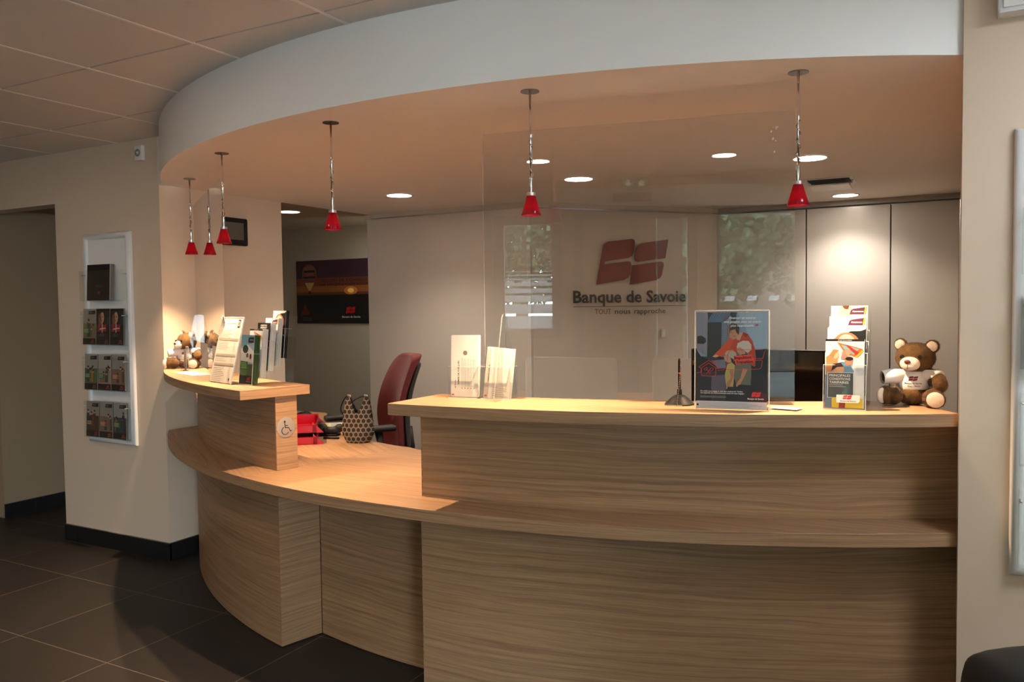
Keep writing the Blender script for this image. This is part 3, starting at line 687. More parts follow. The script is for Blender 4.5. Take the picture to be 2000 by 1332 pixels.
t = thing('ceiling_vent', 'rectangular white ceiling vent with its flap hanging open', 'vent', (-.657, 5.06, ZS))
mb = MB(); mb.box((-.13, -.12, -.006), (.13, .12, 0), 0, bev=.002); mb.obj('frame', M_['offwhite'], t)
MB().box((-.112, -.105, -.0085), (.112, .100, -.0058)).obj('opening', M_['dark'], t)
mb = MB(); mb.M = Matrix.Translation((0, .012, -.036)) @ Matrix.Rotation(R_(-3), 4, 'X'); mb.box((-.108, -.075, -.004), (.108, .10, .004), 0, bev=.002); mb.obj('flap', M_['white'], t)
for sx in (-.1, .1): MB().tube([(sx, .06, -.004), (sx, .06, -.036)], .003, 6).obj('hinge', M_['steel'], t)
for sx in (-.122, .122): MB().box((sx-.006, -.02, -.016), (sx+.006, .012, -.004), bev=.002).obj('catch', M_['white'], t)

# ================================================================== OFFICE THINGS
def fit_child(o, par):
    """keep a child built in world coordinates in place under its thing"""
    bpy.context.view_layer.update(); o.parent = par; o.matrix_parent_inverse = par.matrix_world.inverted(); return o

cabs = [(-1.598, -.956, 'tall glossy taupe cabinet beside the slanted wall, leftmost of the row'), (-.952, -.409, 'tall glossy taupe cabinet in the middle of the row, with a bright lamp reflection'), (-.405, XR-.002, 'tall glossy taupe cabinet on the right, behind the sitting plush bear')]
for x0, x1, w in cabs:
    t = thing('tall_cabinet', w, 'cabinet', ((x0+x1)/2, 6.3, 0), group='tall cabinets along the back')
    h = (x1-x0)/2
    MB().box((-h, -.155, .0), (h, .3, 2.09)).obj('body', M_['dark'], t)
    MB().box((-h+.002, -.178, .06), (h-.002, -.157, 2.086), bev=.0015).obj('door', M_['cab'], t)

# bank sign on the slanted wall
D = (FB-FA).normalized(); nS = Vector((D.y, -D.x, 0))
SL = math.hypot(-1.604+2.587, 6.17-4.931)
t = thing('wall_sign', 'dark red emblem above black bank lettering on the slanted wall', 'sign')
Mw = Matrix((D, Vector((0, 0, 1)), nS)).transposed().to_4x4(); Mw.translation = FA+nS*.020
t.matrix_world = Mw
for P in (BS_B, BS_S1, BS_S2):
    mb = MB(); mb.prism([(a*.99, b) for a, b in P][::-1] if sum(P[i][0]*P[(i+1) % len(P)][1]-P[(i+1) % len(P)][0]*P[i][1] for i in range(len(P))) < 0 else [(a*.99, b) for a, b in P], 0, .003)
    mb.obj('emblem', M_['emblem'], t)
def wall_text(name, st, x, y, w, h, m, bold=0, par=None, d=.002):
    v, f, tw = text_fit(st, w, h, bold); mb = MB(); mb.add([(a+x, b+y, d) for a, b, _ in v], f); return mb.obj(name, m, par)
wall_text('lettering', 'Banque de Savoie', .347, 1.443, .925, .083, M_['ink'], .024, t)
MB().box((.347, 1.4125, 0), (1.268, 1.4165, .002)).obj('rule', M_['ink'], t)
wall_text('tagline', 'TOUT', .516, 1.361, .130, .036, M_['emblem'], .004, t)
wall_text('tagline', 'nous', .676, 1.361, .128, .036, M_['ink'], .010, t)
wall_text('tagline', 'rapproche', .834, 1.361, .262, .036, M_['ink'], .010, t)
t = thing('light_switch', 'small white wall switch on the slanted wall below the bank sign', 'switch')
Mw = Matrix((D, Vector((0, 0, 1)), nS)).transposed().to_4x4(); Mw.translation = FA+nS*.019+D*1.075+Vector((0, 0, 1.215)); t.matrix_world = Mw
MB().box((-.016, -.030, 0), (.016, .030, .008), bev=.003).obj('plate', M_['white'], t); MB().box((-.009, -.018, .007), (.009, .018, .011), bev=.002).obj('rocker', M_['paper'], t)

# wall terminal on the corridor side wall (x = XW plane, faces +x)
t = thing('wall_screen', 'black wall-mounted terminal with a grey screen behind the left acrylic screen', 'screen')
Mw = Matrix((Vector((0, 1, 0)), Vector((0, 0, 1)), Vector((1, 0, 0)))).transposed().to_4x4(); Mw.translation = (XW, 3.585, 1.905); t.matrix_world = Mw
MB().box((-.125, -.085, 0), (.125, .085, .03), bev=.010).obj('housing', M_['black'], t, True, angle=40)
MB().box((-.088, -.050, .0295), (.088, .055, .0312)).obj('screen', mat('grey_display', (.13, .12, .10), .08), t)

# corridor poster
pr = Print(.95, .555, srgb('#2a1512'), .004)
pr.rect(0, .26, .95, .40, srgb('#8a4a22')); pr.rect(0, .33, .95, .42, srgb('#6e3420')); pr.rect(0, .40, .95, .555, srgb('#3b2228')); pr.rect(0, 0, .95, .25, srgb('#14100e')); pr.rect(0, .25, .95, .275, srgb('#5a2c18'))
pr.ell(.62, .285, .075, .035, srgb('#c06a24')); pr.ell(.62, .285, .035, .020, srgb('#ffc060'))
pr.ell(.155, .43, .085, .095, srgb('#6b3a30')); pr.ell(.155, .47, .075, .045, srgb('#7e4a35')); pr.rect(.085, .40, .225, .415, srgb('#1c1518')); pr.rect(.09, .45, .22, .47, srgb('#241a1c'))
pr.poly([(.10, .36), (.21, .36), (.165, .29), (.145, .29)], srgb('#b08a4a')); pr.rect(.142, .262, .168, .285, srgb('#1a1210'))
pr.poly([(.04, .07), (.10, .18), (.15, .08)], srgb('#5a1d14'))
pr.text('BESOIN DE CONSEILS', .30, .365, srgb('#2a1a16'), w=.5, h=.022, bold=.02); pr.text('UNE BANQUE A VOTRE ECOUTE', .27, .33, srgb('#1c1210'), w=.56, h=.02, bold=.02)
pr.emblem(.56, .085, .11, srgb('#a01515')); pr.text('Banque de Savoie', .52, .05, srgb('#c8c0b8'), w=.2, h=.016, bold=.02); pr.fuzz(.07, .05, .12, 3, srgb('#8a8078'), .004, .012)
tag(pr.obj('poster', mw=frame((-5.205, 5.500, 1.292))), 'dark landscape poster with a hot-air balloon at sunset on the corridor wall', 'poster')

# computer monitor seen from behind the shelf
t = thing('monitor', 'large black computer monitor behind the counter poster', 'monitor', (-.735, 3.46, ZL), R_(0))
MB().box((-.272, -.018, .115), (.272, .018, .490), bev=.006).obj('housing', M_['black'], t)
MB().box((-.266, -.0195, .125), (.266, -.0175, .484)).obj('screen', mat('black_glossy_display', (.006, .006, .007), .06), t)
mb = MB(); mb.box((-.03, .016, .02), (.03, .03, .30)); mb.obj('stand', M_['blackm'], t)
MB().box((-.12, -.08, 0), (.12, .10, .014), bev=.006).obj('foot', M_['blackm'], t)

# red office chair
def swept_panel(mb, rows, mi=0, thick=.05, cols=13):
    """upholstered panel: rows of (z, y, halfwidth, bulge); front faces -y"""
    vs, fs = [], []; nr = len(rows)
    for sgn in (0, 1):
        for (z, y, hw, bl) in rows:
            for k in range(cols):
                u = -1+2*k/(cols-1); edge = (1-abs(u)**4)
                yy = y-bl*(u*u)+(thick*edge if sgn else -thick*.35*edge)
                vs.append((u*hw, yy, z))
    for s in (0, 1):
        for i in range(nr-1):
            for k in range(cols-1):
                a = s*nr*cols+i*cols+k; q = (a, a+1, a+cols+1, a+cols); fs.append(q if s == 0 else q[::-1])
    def bridge(i0, i1): pass
    for i in range(nr-1):
        a = i*cols; b = nr*cols+i*cols; fs.append((a, a+cols, b+cols, b)); a += cols-1; b += cols-1; fs.append((a, b, b+cols, a+cols))
    for k in range(cols-1):
        a = k; b = nr*cols+k; fs.append((a, b, b+1, a+1)); a += (nr-1)*cols; b += (nr-1)*cols; fs.append((a, a+1, b+1, b))
    return mb.add(vs, fs, mi)
t = thing('office_chair', 'dark red high-backed office chair with black armrests behind the desk', 'chair', (-3.02, 3.69, 0), R_(-36))
rows = [(.56, .205, .12, .03), (.60, .215, .17, .04), (.68, .212, .205, .05), (.78, .205, .215, .055), (.88, .215, .212, .055), (.98, .240, .205, .05), (1.06, .270, .190, .045), (1.11, .292, .170, .04), (1.14, .308, .135, .035), (1.155, .316, .08, .03)]
o = swept_panel(MB(), rows, thick=.055).obj('backrest', M_['redfab'], t, True); sb = o.modifiers.new('s', 'SUBSURF'); sb.levels = 1; sb.render_levels = 2
rows2 = [(z-.005, y+.052, hw*.86, bl) for z, y, hw, bl in rows[:8]]
o = swept_panel(MB(), rows2, thick=.02).obj('back_shell', M_['blackm'], t, True); sb = o.modifiers.new('s', 'SUBSURF'); sb.levels = 1; sb.render_levels = 1
mb = MB(); mb.box((-.235, -.25, .44), (.235, .21, .51), bev=.03); o = mb.obj('seat', M_['redfab'], t, True); 
for sx in (-1, 1):
    mb = MB(); mb.tube([(sx*.19, .05, .44), (sx*.285, .05, .45), (sx*.295, .045, .60), (sx*.285, .02, .748)], [.018, .018, .016, .022], 10)
    ob = mb.obj('armrest', M_['blackm'], t, True); MB().box((sx*.285-.038, -.15, .748), (sx*.285+.038, .115, .780), bev=.014).obj('pad', M_['blackm'], ob, True)
MB().tube([(0, 0, .10), (0, 0, .44)], .025, 14).obj('column', M_['black'], t, True)
MB().tube([(0, .10, .43), (0, .27, .46), (0, .30, .60), (0, .285, .72)], .022, 10).obj('back_bar', M_['blackm'], t, True)
mb = MB()
for k in range(5): a = 2*PI*k/5; mb.tube([(0, 0, .11), (.30*math.cos(a), .30*math.sin(a), .075)], [.028, .016], 8)
mb.ball((0, 0, .11), (.045, .045, .03)); mb.obj('star_base', M_['blackm'], t, True)
for k in range(5): a = 2*PI*k/5; MB().ball((.30*math.cos(a), .30*math.sin(a), .03), (.03, .03, .03), seg=12, ring=8).obj('caster', M_['black'], t, True)

# ================================================================== THINGS ON THE DESK
def handbag():
    t = thing('handbag', 'black and beige circle-patterned hobo handbag standing on the desk', 'handbag', (-2.668, 3.235, ZL), R_(22))
    nu, nv = 41, 18; vs = []; uvs = []; fs = []
    def top(u):
        a = abs(u)
        if a < .52: return .150+.088*(a/.52)**1.5
        if a < .66: return .238
        return .238-.135*((a-.66)/.34)**1.6
    def hw(v): return .074+.014*math.sin(min(1, v*1.4)*PI*.6)-.018*max(0, v-.45)
    for s in (-1, 1):
        for j in range(nv):
            v = j/(nv-1)
            for i in range(nu):
                u = -1+2*i/(nu-1); z = top(u)*v
                x = u*hw(v)*(1-.22*(1-v)**3)
                dp = .048*math.sqrt(max(0, 1-abs(u)**3.2))*(1-.80*(z/.24)**1.2)*(.78+.22*math.sin(min(1, v*5)*PI/2))
                ripple = .0022*math.sin(u*9+v*4)*(1-v)
                vs.append((x, s*dp+ripple, z)); uvs.append((x*1.05+(.5 if s > 0 else 0), z))
    for s in range(2):
        for j in range(nv-1):
            for i in range(nu-1):
                a = s*nu*nv+j*nu+i; q = (a, a+1, a+nu+1, a+nu); fs.append(q if s == 0 else q[::-1])
    N = nu*nv
    for i in range(nu-1): fs.append((i, N+i, N+i+1, i+1))
    mb = MB(); mb.add(vs, fs, 0, [[uvs[k] for k in f] for f in fs]); o = mb.obj('bag_body', M_['bag'], t); weld(o, 60)
    pts = []                                     # dark piping along the mouth
    for i in range(nu):
        u = -1+2*i/(nu-1)
        if abs(u) < .53: pts.append((u*hw(1), 0, top(u)+.001))
    MB().tube(pts, .0032, 8).obj('mouth_trim', M_['leather'], t, True)
    for s in (-1, 1): MB().box((s*.044-.009, -.006, .226), (s*.044+.009, .006, .243), bev=.003).obj('strap_ring', M_['chrome'], t, True)
    hp = [(-.044, 0, .238), (-.060, .004, .232), (-.080, .006, .205), (-.092, .008, .17), (-.085, .01, .145), (-.066, .0, .165), (-.04, -.012, .195), (-.01, -.016, .218), (.02, -.010, .232), (.044, 0, .236)]
    sm = []
    for i in range(len(hp)-1):
        p0, p1, p2, p3 = [Vector(hp[min(max(k, 0), len(hp)-1)]) for k in (i-1, i, i+1, i+2)]
        for q in range(6):
            s = q/6; sm.append(.5*((2*p1)+(-p0+p2)*s+(2*p0-5*p1+4*p2-p3)*s*s+(-p0+3*p1-3*p2+p3)*s**3))
    sm.append(Vector(hp[-1])); MB().tube(sm, .0035, 8).obj('strap', M_['leather'], t, True)
handbag()

def tray(z, x, y, label):
    t = thing('letter_tray', label, 'tray', (x, y, z), R_(40), group='red letter trays')
    mb = MB(); W, Dp, H, th = .25, .32, .055, .003
    mb.box((-W/2, -Dp/2, 0), (W/2, Dp/2, th))
    mb.prism([(-W/2, -Dp/2), (W/2, -Dp/2), (W/2, -Dp/2+th), (-W/2, -Dp/2+th)], 0, H*.7); mb.prism([(-W/2, Dp/2-th), (W/2, Dp/2-th), (W/2, Dp/2), (-W/2, Dp/2)], 0, H)
    # sloping open side towards +x, closed towards -x
    mb.box((-W/2, -Dp/2, 0), (-W/2+th, Dp/2, H))
    for s in (-1, 1):
        y0 = s*(Dp/2-.0015); mb.add([(W/2-.02, y0-.0015, 0), (W/2+.035, y0-.0015, 0), (W/2-.02, y0-.0015, H), (W/2-.02, y0+.0015, 0), (W/2+.035, y0+.0015, 0), (W/2-.02, y0+.0015, H)], [(0, 1, 2), (3, 5, 4), (1, 4, 5, 2), (0, 3, 4, 1), (0, 2, 5, 3)])
    mb.box((W/2-.002, -Dp/2, 0), (W/2, Dp/2, H*.9)); mb.box((-W/2, -Dp/2, H*.7-.003), (W/2, -Dp/2+.006, H*.7)); mb.obj('shell', M_['redpl'], t)
tray(ZL, -3.014, 3.136, 'lower red letter tray under another on the desk, behind the left shelf')
tray(ZL+.058, -3.022, 3.142, 'upper red letter tray stacked on top of the other')
# papers and tablet
pp = Print(.30, .21, srgb('#e4e2de'), .004, back=(.01, .01, .01)); pp.rect(0, 0, .30, .012, (.01, .01, .01)); pp.rect(0, .198, .30, .21, (.01, .01, .01)); pp.rect(.288, 0, .30, .21, (.01, .01, .01)); pp.rect(0, 0, .012, .21, (.01, .01, .01))
for k in range(5): pp.poly([(.03+.05*k, .03), (.07+.05*k, .03), (.055+.05*k, .18), (.02+.05*k, .17)], srgb(['#b9b6b0', '#cfd3d4', '#a7a39b', '#d8c860', '#bcbcbc'][k]))
o = pp.obj('desk_pad', mw=Matrix.Translation((-3.30, 3.40, ZL+.003)) @ Matrix.Rotation(R_(38), 4, 'Z')); tag(o, 'black-framed desk pad with white sheets lying behind the red trays', 'desk pad')
t = thing('telephone_handset', 'black telephone handset with round ear cups lying beside the handbag', 'telephone', (-2.955, 3.335, ZL), R_(20))
MB().ball((-.045, .01, .036), (.038, .026, .034)).obj('ear_cup', M_['blackm'], t, True); 
mb = MB(); mb.tube([(-.02, 0, .028), (.03, -.006, .030), (.065, -.008, .040)], [.022, .019, .022], 14); mb.obj('grip', M_['blackm'], t, True)
MB().ball((.068, -.008, .044), (.028, .022, .022)).obj('mouth_cup', M_['blackm'], t, True)
MB().box((-.10, -.03, 0), (.06, .03, .012), bev=.004).obj('cradle', M_['black'], t, True)
tag(MB().tube([(-2.90, 3.235, ZL+.006), (-2.82, 3.265, ZL+.006)], .005, 8).obj('pen', M_['black'], None, True), 'short black pen on the desk in front of the telephone handset', 'pen')
tag(MB().tube([(-2.90, 3.395, ZL+.006), (-2.76, 3.330, ZL+.006)], .006, 8).obj('pen', M_['black'], None, True), 'long black pen on the desk edge behind the handbag', 'pen')
t = thing('computer_mouse', 'black computer mouse at the far end of the desk by the wall', 'mouse', (-3.60, 3.84, ZL), R_(60))
MB().ball((0, 0, .010), (.055, .032, .026), seg=20, ring=10).obj('mouse_body', M_['black'], t, True); MB().tube([(.0, -.004, .034), (.03, -.003, .030)], .004, 8).obj('wheel', M_['blackm'], t, True)

# ================================================================== ACRYLIC SCREENS
def rounded(pts, r, n=5):
    out = []
    for i, (x, y) in enumerate(pts):
        p, a, b = Vector((x, y)), Vector(pts[i-1]), Vector(pts[(i+1) % len(pts)])
        d1, d2 = (a-p), (b-p); rr = min(r, d1.length*.45, d2.length*.45); s, e = p+d1.normalized()*rr, p+d2.normalized()*rr
        for k in range(n+1): q = k/n; v = s.lerp(p, q).lerp(p.lerp(e, q), q); out.append((v.x, v.y))
    return out
def sheet(poly, th, name, par, mats=None):
    """upright acrylic sheet from an outline in (x, z); faces +-y"""
    mb = MB(); n = len(poly); vs = [(x, -th/2, z) for x, z in poly]+[(x, th/2, z) for x, z in poly]
    mb.add(vs, [tuple(range(n)), tuple(range(n, 2*n))[::-1]], 0); mb.add(vs, [(k, n+k, n+(k+1) % n, (k+1) % n) for k in range(n)], 1)
    return mb.obj(name, mats or [M_['acr2'], M_['edge2']], par)
def screen(loc, rz, Wd, H, label, feet, em='edge2'):
    t = thing('acrylic_screen', label, 'screen guard', loc, rz, group='acrylic hygiene screens')
    c = .148
    pts = rounded([(0, 0), (.15, 0), (.15, c), (.475, c), (.475, 0), (Wd-.45, 0), (Wd-.45, c), (Wd-.13, c), (Wd-.13, 0), (Wd, 0), (Wd, H), (0, H)], .014)
    # the short slot for the middle foot
    sheet(pts, .005, 'pane', t, [M_['acr2'], M_[em]])
    for fx, fl in feet:
        f = rounded([(-fl, 0), (fl, 0), (.028, .300), (-.028, .300)], .02)
        mb = MB(); n = len(f); vs = [(fx-.002, y, z) for y, z in f]+[(fx+.002, y, z) for y, z in f]
        mb.add(vs, [tuple(range(n))[::-1], tuple(range(n, 2*n))], 0); mb.add(vs, [(k, (k+1) % n, n+(k+1) % n, n+k) for k in range(n)], 1); mb.obj('foot', [M_['acr'], M_['edge4' if em == 'edge2' else em]], t)
    return t
screen((-1.481, 2.505, ZT), R_(11), 1.045, .935, 'tall clear acrylic screen standing on the long right shelf', [(.075, .135), (.90, .06)])
sc1 = [o for o in COL.objects if o.name.startswith('acrylic_screen')][0]; rnd = random.Random(4)
mb = MB()
for k in range(11):
    cx, cz, r = .985+rnd.gauss(0, .006), .885-.006*k*rnd.random()-(.03 if k > 7 else 0), rnd.uniform(.0012, .0042)
    mb.add([(cx+r*rnd.uniform(.4, 1.1)*math.cos(q), -.0027, cz+r*rnd.uniform(.6, 1.6)*math.sin(q)) for q in [2*PI*j/9 for j in range(9)]], [tuple(range(9))])
tag(mb.obj('smudge', mat('dried_smudge', (.55, .50, .46), .8), sc1), kind='stuff')
ex = Vector((math.cos(R_(146)), math.sin(R_(146)), 0))
screen(tuple(Vector((-2.922, 2.625, ZT))+ex*1.11), R_(146-180), 1.11, .925, 'tall clear acrylic screen standing on the short left shelf', [(.14, .085), (1.065, .13)], 'edge3')

# ================================================================== LEAFLETS
RED, WHT, BLK = srgb('#c8202c'), srgb('#f2efea'), srgb('#17191c')
def dl(style, w=.100, h=.210, th=.0008):
    if style == 'hat':
        p = Print(w, h, srgb('#101417'), th); p.poly([(0, .12*h/.21), (w, .16), (w, .12), (0, .07)], srgb('#2c3a44'))
        p.poly([(.012, .205), (.07, .21), (.095, .17), (.08, .12), (.02, .12), (.008, .16)], srgb('#0b0c0e')); p.ell(.045, .158, .024, .036, srgb('#d8a184')); p.ell(.030, .150, .014, .045, srgb('#8a5538'))
        p.ell(.036, .162, .005, .003, BLK); p.ell(.056, .162, .005, .003, BLK); p.ell(.048, .140, .007, .003, srgb('#a33a34')); p.poly([(.0, .180), (.05, .208), (.09, .190), (.088, .178), (.05, .190), (.005, .168)], srgb('#15181b'))
        for q in ((.012, .075), (.012, .098), (.054, .075), (.054, .098)): p.poly([(q[0], q[1]), (q[0]+.034, q[1]+.003), (q[0]+.036, q[1]+.021), (q[0]+.002, q[1]+.018)], srgb('#b51722'))
        p.poly([(.026, .094), (.084, .100), (.084, .094), (.026, .088)], WHT); p.poly([(.048, .070), (.054, .070), (.056, .122), (.050, .122)], WHT)
        p.fuzz(.022, .062, .06, 3, srgb('#8d979c'), .003, .006)
    elif style == 'face':
        p = Print(w, h, srgb('#0f1215'), th); p.poly([(0, .16), (w, .205), (w, .21), (0, .21)], srgb('#cfd6d8')); p.poly([(0, .165), (.06, .198), (w, .200), (w, .185), (.0, .150)], srgb('#14171a'))
        p.ell(.050, .155, .036, .040, srgb('#b06a46')); p.ell(.050, .152, .026, .037, srgb('#ecc3a6')); p.ell(.040, .160, .0055, .0032, WHT); p.ell(.062, .160, .0055, .0032, WHT); p.ell(.040, .160, .003, .003, BLK); p.ell(.062, .160, .003, .003, BLK)
        p.ell(.051, .138, .008, .0035, srgb('#b23b3b')); p.rect(0, .0, w, .10, srgb('#20262b'))
    elif style == 'kite':
        p = Print(w, h, srgb('#e6e8e9'), th); p.rect(0, .203, w, h, srgb('#241c1c')); p.text('PARTICULIERS', w/2, .2045, WHT, w=.035, h=.0032, align='c')
        p.poly([(.030, .200), (.096, .180), (.076, .156), (.052, .165)], srgb('#e8762a')); p.poly([(.040, .192), (.086, .180), (.073, .163), (.055, .170)], srgb('#7fb6c8')); p.poly([(.050, .193), (.060, .190), (.088, .168), (.080, .160)], srgb('#d8331f')); p.poly([(.076, .156), (.096, .180), (.098, .174), (.082, .154)], srgb('#f0b832'))
        p.poly([(.002, .10), (.002, .155), (.02, .168), (.032, .150), (.030, .10)], srgb('#d5925f')); p.ell(.026, .162, .010, .013, srgb('#e8bd98')); p.poly([(.010, .160), (.020, .178), (.036, .176), (.026, .165), (.020, .150)], srgb('#b98a55'))
        p.poly([(.040, .150), (.044, .172), (.056, .180), (.058, .150)], srgb('#c08a78')); p.ell(.058, .170, .007, .009, srgb('#d9a07e')); p.poly([(.038, .100), (.040, .140), (.060, .140), (.074, .112), (.070, .100)], srgb('#6f97b5'))
        p.ell(.060, .142, .010, .013, srgb('#c98a63')); p.ell(.062, .150, .010, .006, srgb('#2a1c18')); p.ell(.033, .118, .016, .017, srgb('#d9a07a')); p.poly([(.016, .112), (.020, .134), (.040, .138), (.048, .126), (.030, .124)], srgb('#3a241c'))
        p.poly([(.0, 0), (.0, .10), (.03, .105), (.022, .0)], srgb('#5f7793')); p.rect(.018, 0, w*.97, .030, srgb('#d9c433')); p.poly([(.036, .0), (.040, .05), (.056, .05), (.052, .0)], srgb('#8c2d2d'))
        p.rect(.006, .030, .074, .108, WHT); p.rect(.0075, .0315, .0725, .1065, srgb('#4b5256'))
        for k, s in enumerate(['PRINCIPALES', 'CONDITIONS', 'TARIFAIRES']): p.text(s, .011, .095-.0105*k, WHT, w=.054-.004*(k == 2), h=.0072, bold=.015)
        p.fuzz(.011, .070, .045, 2, srgb('#c9ced0'), .0025, .005); p.poly([(.030, .016), (.086, .016), (.090, .022), (.090, .040), (.030, .040)], WHT); p.emblem(.046, .026, .024, srgb('#d3202c')); p.text('Banque de Savoie', .060, .0195, BLK, w=.040, h=.0040, bold=.02, align='c')
        return p
    elif style in ('assur', 'assur2'):
        p = Print(w, h, srgb('#e9e3dc'), th)
        if style == 'assur': p.ell(.038, .19, .020, .028, srgb('#e0b998')); p.poly([(.030, .21), (.05, .21), (.046, .198), (.036, .200)], srgb('#5b3522'))
        else: p.poly([(.006, .176), (.012, .204), (.040, .207), (.046, .200), (.042, .180), (.02, .176)], srgb('#f7f4ee'))
        p.poly([(.050, .182), (.054, .196), (.060, .200), (.097, .206), (.094, .182)], srgb('#5c2a47')); p.poly([(.089, .183), (.092, .205), (.096, .206), (.093, .183)], srgb('#b9c232')); p.text('Assurances', .058, .189, WHT, w=.030, h=.0058, bold=.02); return p
    elif style == 'title':
        p = Print(w, h, srgb('#15171b'), th); p.text('CONDITIONS', .022, .196, WHT, w=.05, h=.006, bold=.02); p.text('GENERALES', .022, .187, WHT, w=.05, h=.006, bold=.02); p.text('& TARIFS', .022, .178, WHT, w=.045, h=.006, bold=.02); return p
    elif style == 'house':
        p = Print(w, h, srgb('#9fb9c9'), th); p.poly([(0, .16), (w, .18), (w, .21), (0, .21)], srgb('#6fa3bd')); p.poly([(0, .10), (0, .15), (.05, .17), (w, .14), (w, .09)], srgb('#dfe3e2'))
        p.poly([(.052, .178), (.056, .200), (.096, .202), (.094, .178)], srgb('#1f2226')); p.text('Services', .064, .188, WHT, w=.026, h=.005, bold=.02)
        p.ell(.035, .150, .022, .018, srgb('#3a4438')); p.ell(.052, .122, .009, .011, srgb('#7c4a34')); p.poly([(.040, .08), (.044, .115), (.062, .113), (.066, .08)], srgb('#e8e6e2')); p.ell(.078, .118, .008, .012, srgb('#3a2a26')); p.rect(0, .035, w, .085, srgb('#3e5c35'))
        p.ell(.03, .05, .03, .015, srgb('#567a3f')); p.rect(.006, .062, .062, .096, srgb('#3f7d2a'));
        for k in range(4): p.line([(.010, .090-.007*k), (.050-.005*(k == 0), .090-.007*k)], .0022, srgb('#cfe6b0'))
    else:
        cols = dict(green=('#5e7f4a', '#d8cfc2', '#2f6b3a', '#a9762f'), grey=('#b9aaa0', '#e1d8ce', '#35703a', '#6d4a46'), street=('#9b8174', '#cfc4b8', '#b5602a', '#3c2b2a'), family=('#a08a5e', '#d8cdb9', '#5b8438', '#3a2f4d'), brown=('#5f4032', '#cdbfae', '#7d4d36', '#2b1a18'), drive=('#3b5560', '#cfd2ce', '#3f7d2a', '#1e2a38'))[style]
        a, b, c, d = [srgb(q) for q in cols]; rnd = random.Random(sum(map(ord, style)))
        p = Print(w, h, tuple(q*.55 for q in b), th); a = tuple(q*.7 for q in a); p.rect(0, .035, w, .125, a)
        for k in range(6):
            x = rnd.uniform(.012, w-.012); y = rnd.uniform(.075, .15); p.poly([(x-.014, .045), (x-.012, y-.01), (x+.010, y-.008), (x+.014, .045)], rnd.choice([a, d, srgb('#8c6a55'), srgb('#3d3f44')])); p.ell(x, y, .0075, .0095, srgb(rnd.choice(['#c99a7d', '#8a5b45', '#e0b898']))); p.ell(x, y+.006, .008, .006, srgb('#2b1d19'))
        p.poly([(.052, .178), (.055, .198), (w-.003, .201), (w-.005, .178)], srgb('#211c22')); p.text('Savoir', .062, .187, srgb('#d9d4ce'), w=.022, h=.005); p.rect(.006, .066, .058, .096, c)
        for k in range(3): p.line([(.010, .089-.0075*k), (.045, .089-.0075*k)], .0022, srgb('#e6ead2'))
    p.rect(0, 0, w, .036, srgb('#101113')); p.emblem(w-.040, .014, .026, srgb('#c4161f')); p.text('Banque de Savoie', w-.027, .0085, srgb('#cfcbc7'), w=.034, h=.0034, bold=.02, align='c'); p.fuzz(.008, .018, .028, 2, srgb('#5d6064'), .0022, .005)
    return p

def bundle(mw, style, n, label, blabel, group, w=.100, h=.210, gap=.0022, edge='#d9d3ca', name='leaflet', pr=None, th=.0008):
    """a front leaflet and n-1 more standing behind it; mw = lower-left corner frame of the front one"""
    fr = (pr or dl(style, w, h, th)).obj(name, mw=mw); tag(fr, label, 'leaflet', group)
    if n > 1:
        first = None
        for k in range(1, n):
            off = mw @ Matrix.Translation((random.uniform(-.0008, .0008), random.uniform(-.001, .001), -gap*k))
            if first is None:
                q = Print(w, h, srgb(edge), gap*.8, back=srgb(edge)); first = q.obj(name, mw=off); o = first
            else: o = first.copy(); COL.objects.link(o); o.matrix_world = off
            tag(o, blabel, 'leaflet', group)

def pocket(mb, x0, x1, y0, y1, z0, z1, t=.0016, back=False, floor=True):
    mb.box((x0, y0, z0), (x1, y0+t, z1)); mb.box((x0, y0+t, z0), (x0+t, y1, z1)); mb.box((x1-t, y0+t, z0), (x1, y1, z1))
    if floor: mb.box((x0, y0, z0-t), (x1, y1, z0))
    if back: mb.box((x0, y1-t, z0), (x1, y1, z1))

# wall brochure rack on the left wall (and its twin on the right wall)
def rack(loc, label):
    t = thing('brochure_rack', label, 'rack', loc, group='white framed wall racks')
    W, H = .430, 1.243
    mb = MB(); prof = [(0, 0), (.0, .012), (.008, .024), (.020, .028), (.030, .024), (.036, .014), (.036, 0)]
    cs = [(0, 0), (W, 0), (W, H), (0, H)]; dirs = [(1, 1), (-1, 1), (-1, -1), (1, -1)]
    vs = [(cx+dx*a, -b, cz+dz*a) for (cx, cz), (dx, dz) in zip(cs, dirs) for a, b in prof]; m = len(prof)
    fs = [(i*m+k, ((i+1) % 4)*m+k, ((i+1) % 4)*m+k+1, i*m+k+1) for i in range(4) for k in range(m-1)]
    mb.add(vs, [f[::-1] for f in fs]); o = mb.obj('frame', M_['offwhite'], t); o.data.shade_smooth(); o.data.set_sharp_from_angle(angle=R_(50))
    MB().box((.03, -.008, .03), (W-.03, -.001, H-.03)).obj('back_panel', M_['white'], t)
    for z0, h in ((.845, .178), (.585, .200), (.318, .200), (.035, .215)):
        p = MB(); pocket(p, .020, .410, -.062, -.012, z0, z0+h); po = p.obj('pocket', M_['acr'], t)
        for s in (.026, .404): MB().tube([(s, -.064, z0+h*.86), (s, -.010, z0+h*.86)], .0028, 8).obj('clip', M_['steel'], po, True)
    return t
rk = rack((-4.607, YW-.001, .642), 'tall white wall rack with four clear pockets of brochures on the left wall')
G = 'brochures in the wall rack'
X0, Z0 = -4.607, .642; yk = YW-.056
pr = Print(.21, .21, srgb('#0d0e10'), .003); pr.text('Le guide de votre', .08, .085, srgb('#8a8784'), w=.06, h=.005); pr.text('banque au quotidien', .08, .077, srgb('#8a8784'), w=.065, h=.005); pr.emblem(.10, .040, .022, RED); pr.text('Banque de Savoie', .111, .034, srgb('#b5b0ab'), w=.03, h=.0035, align='c')
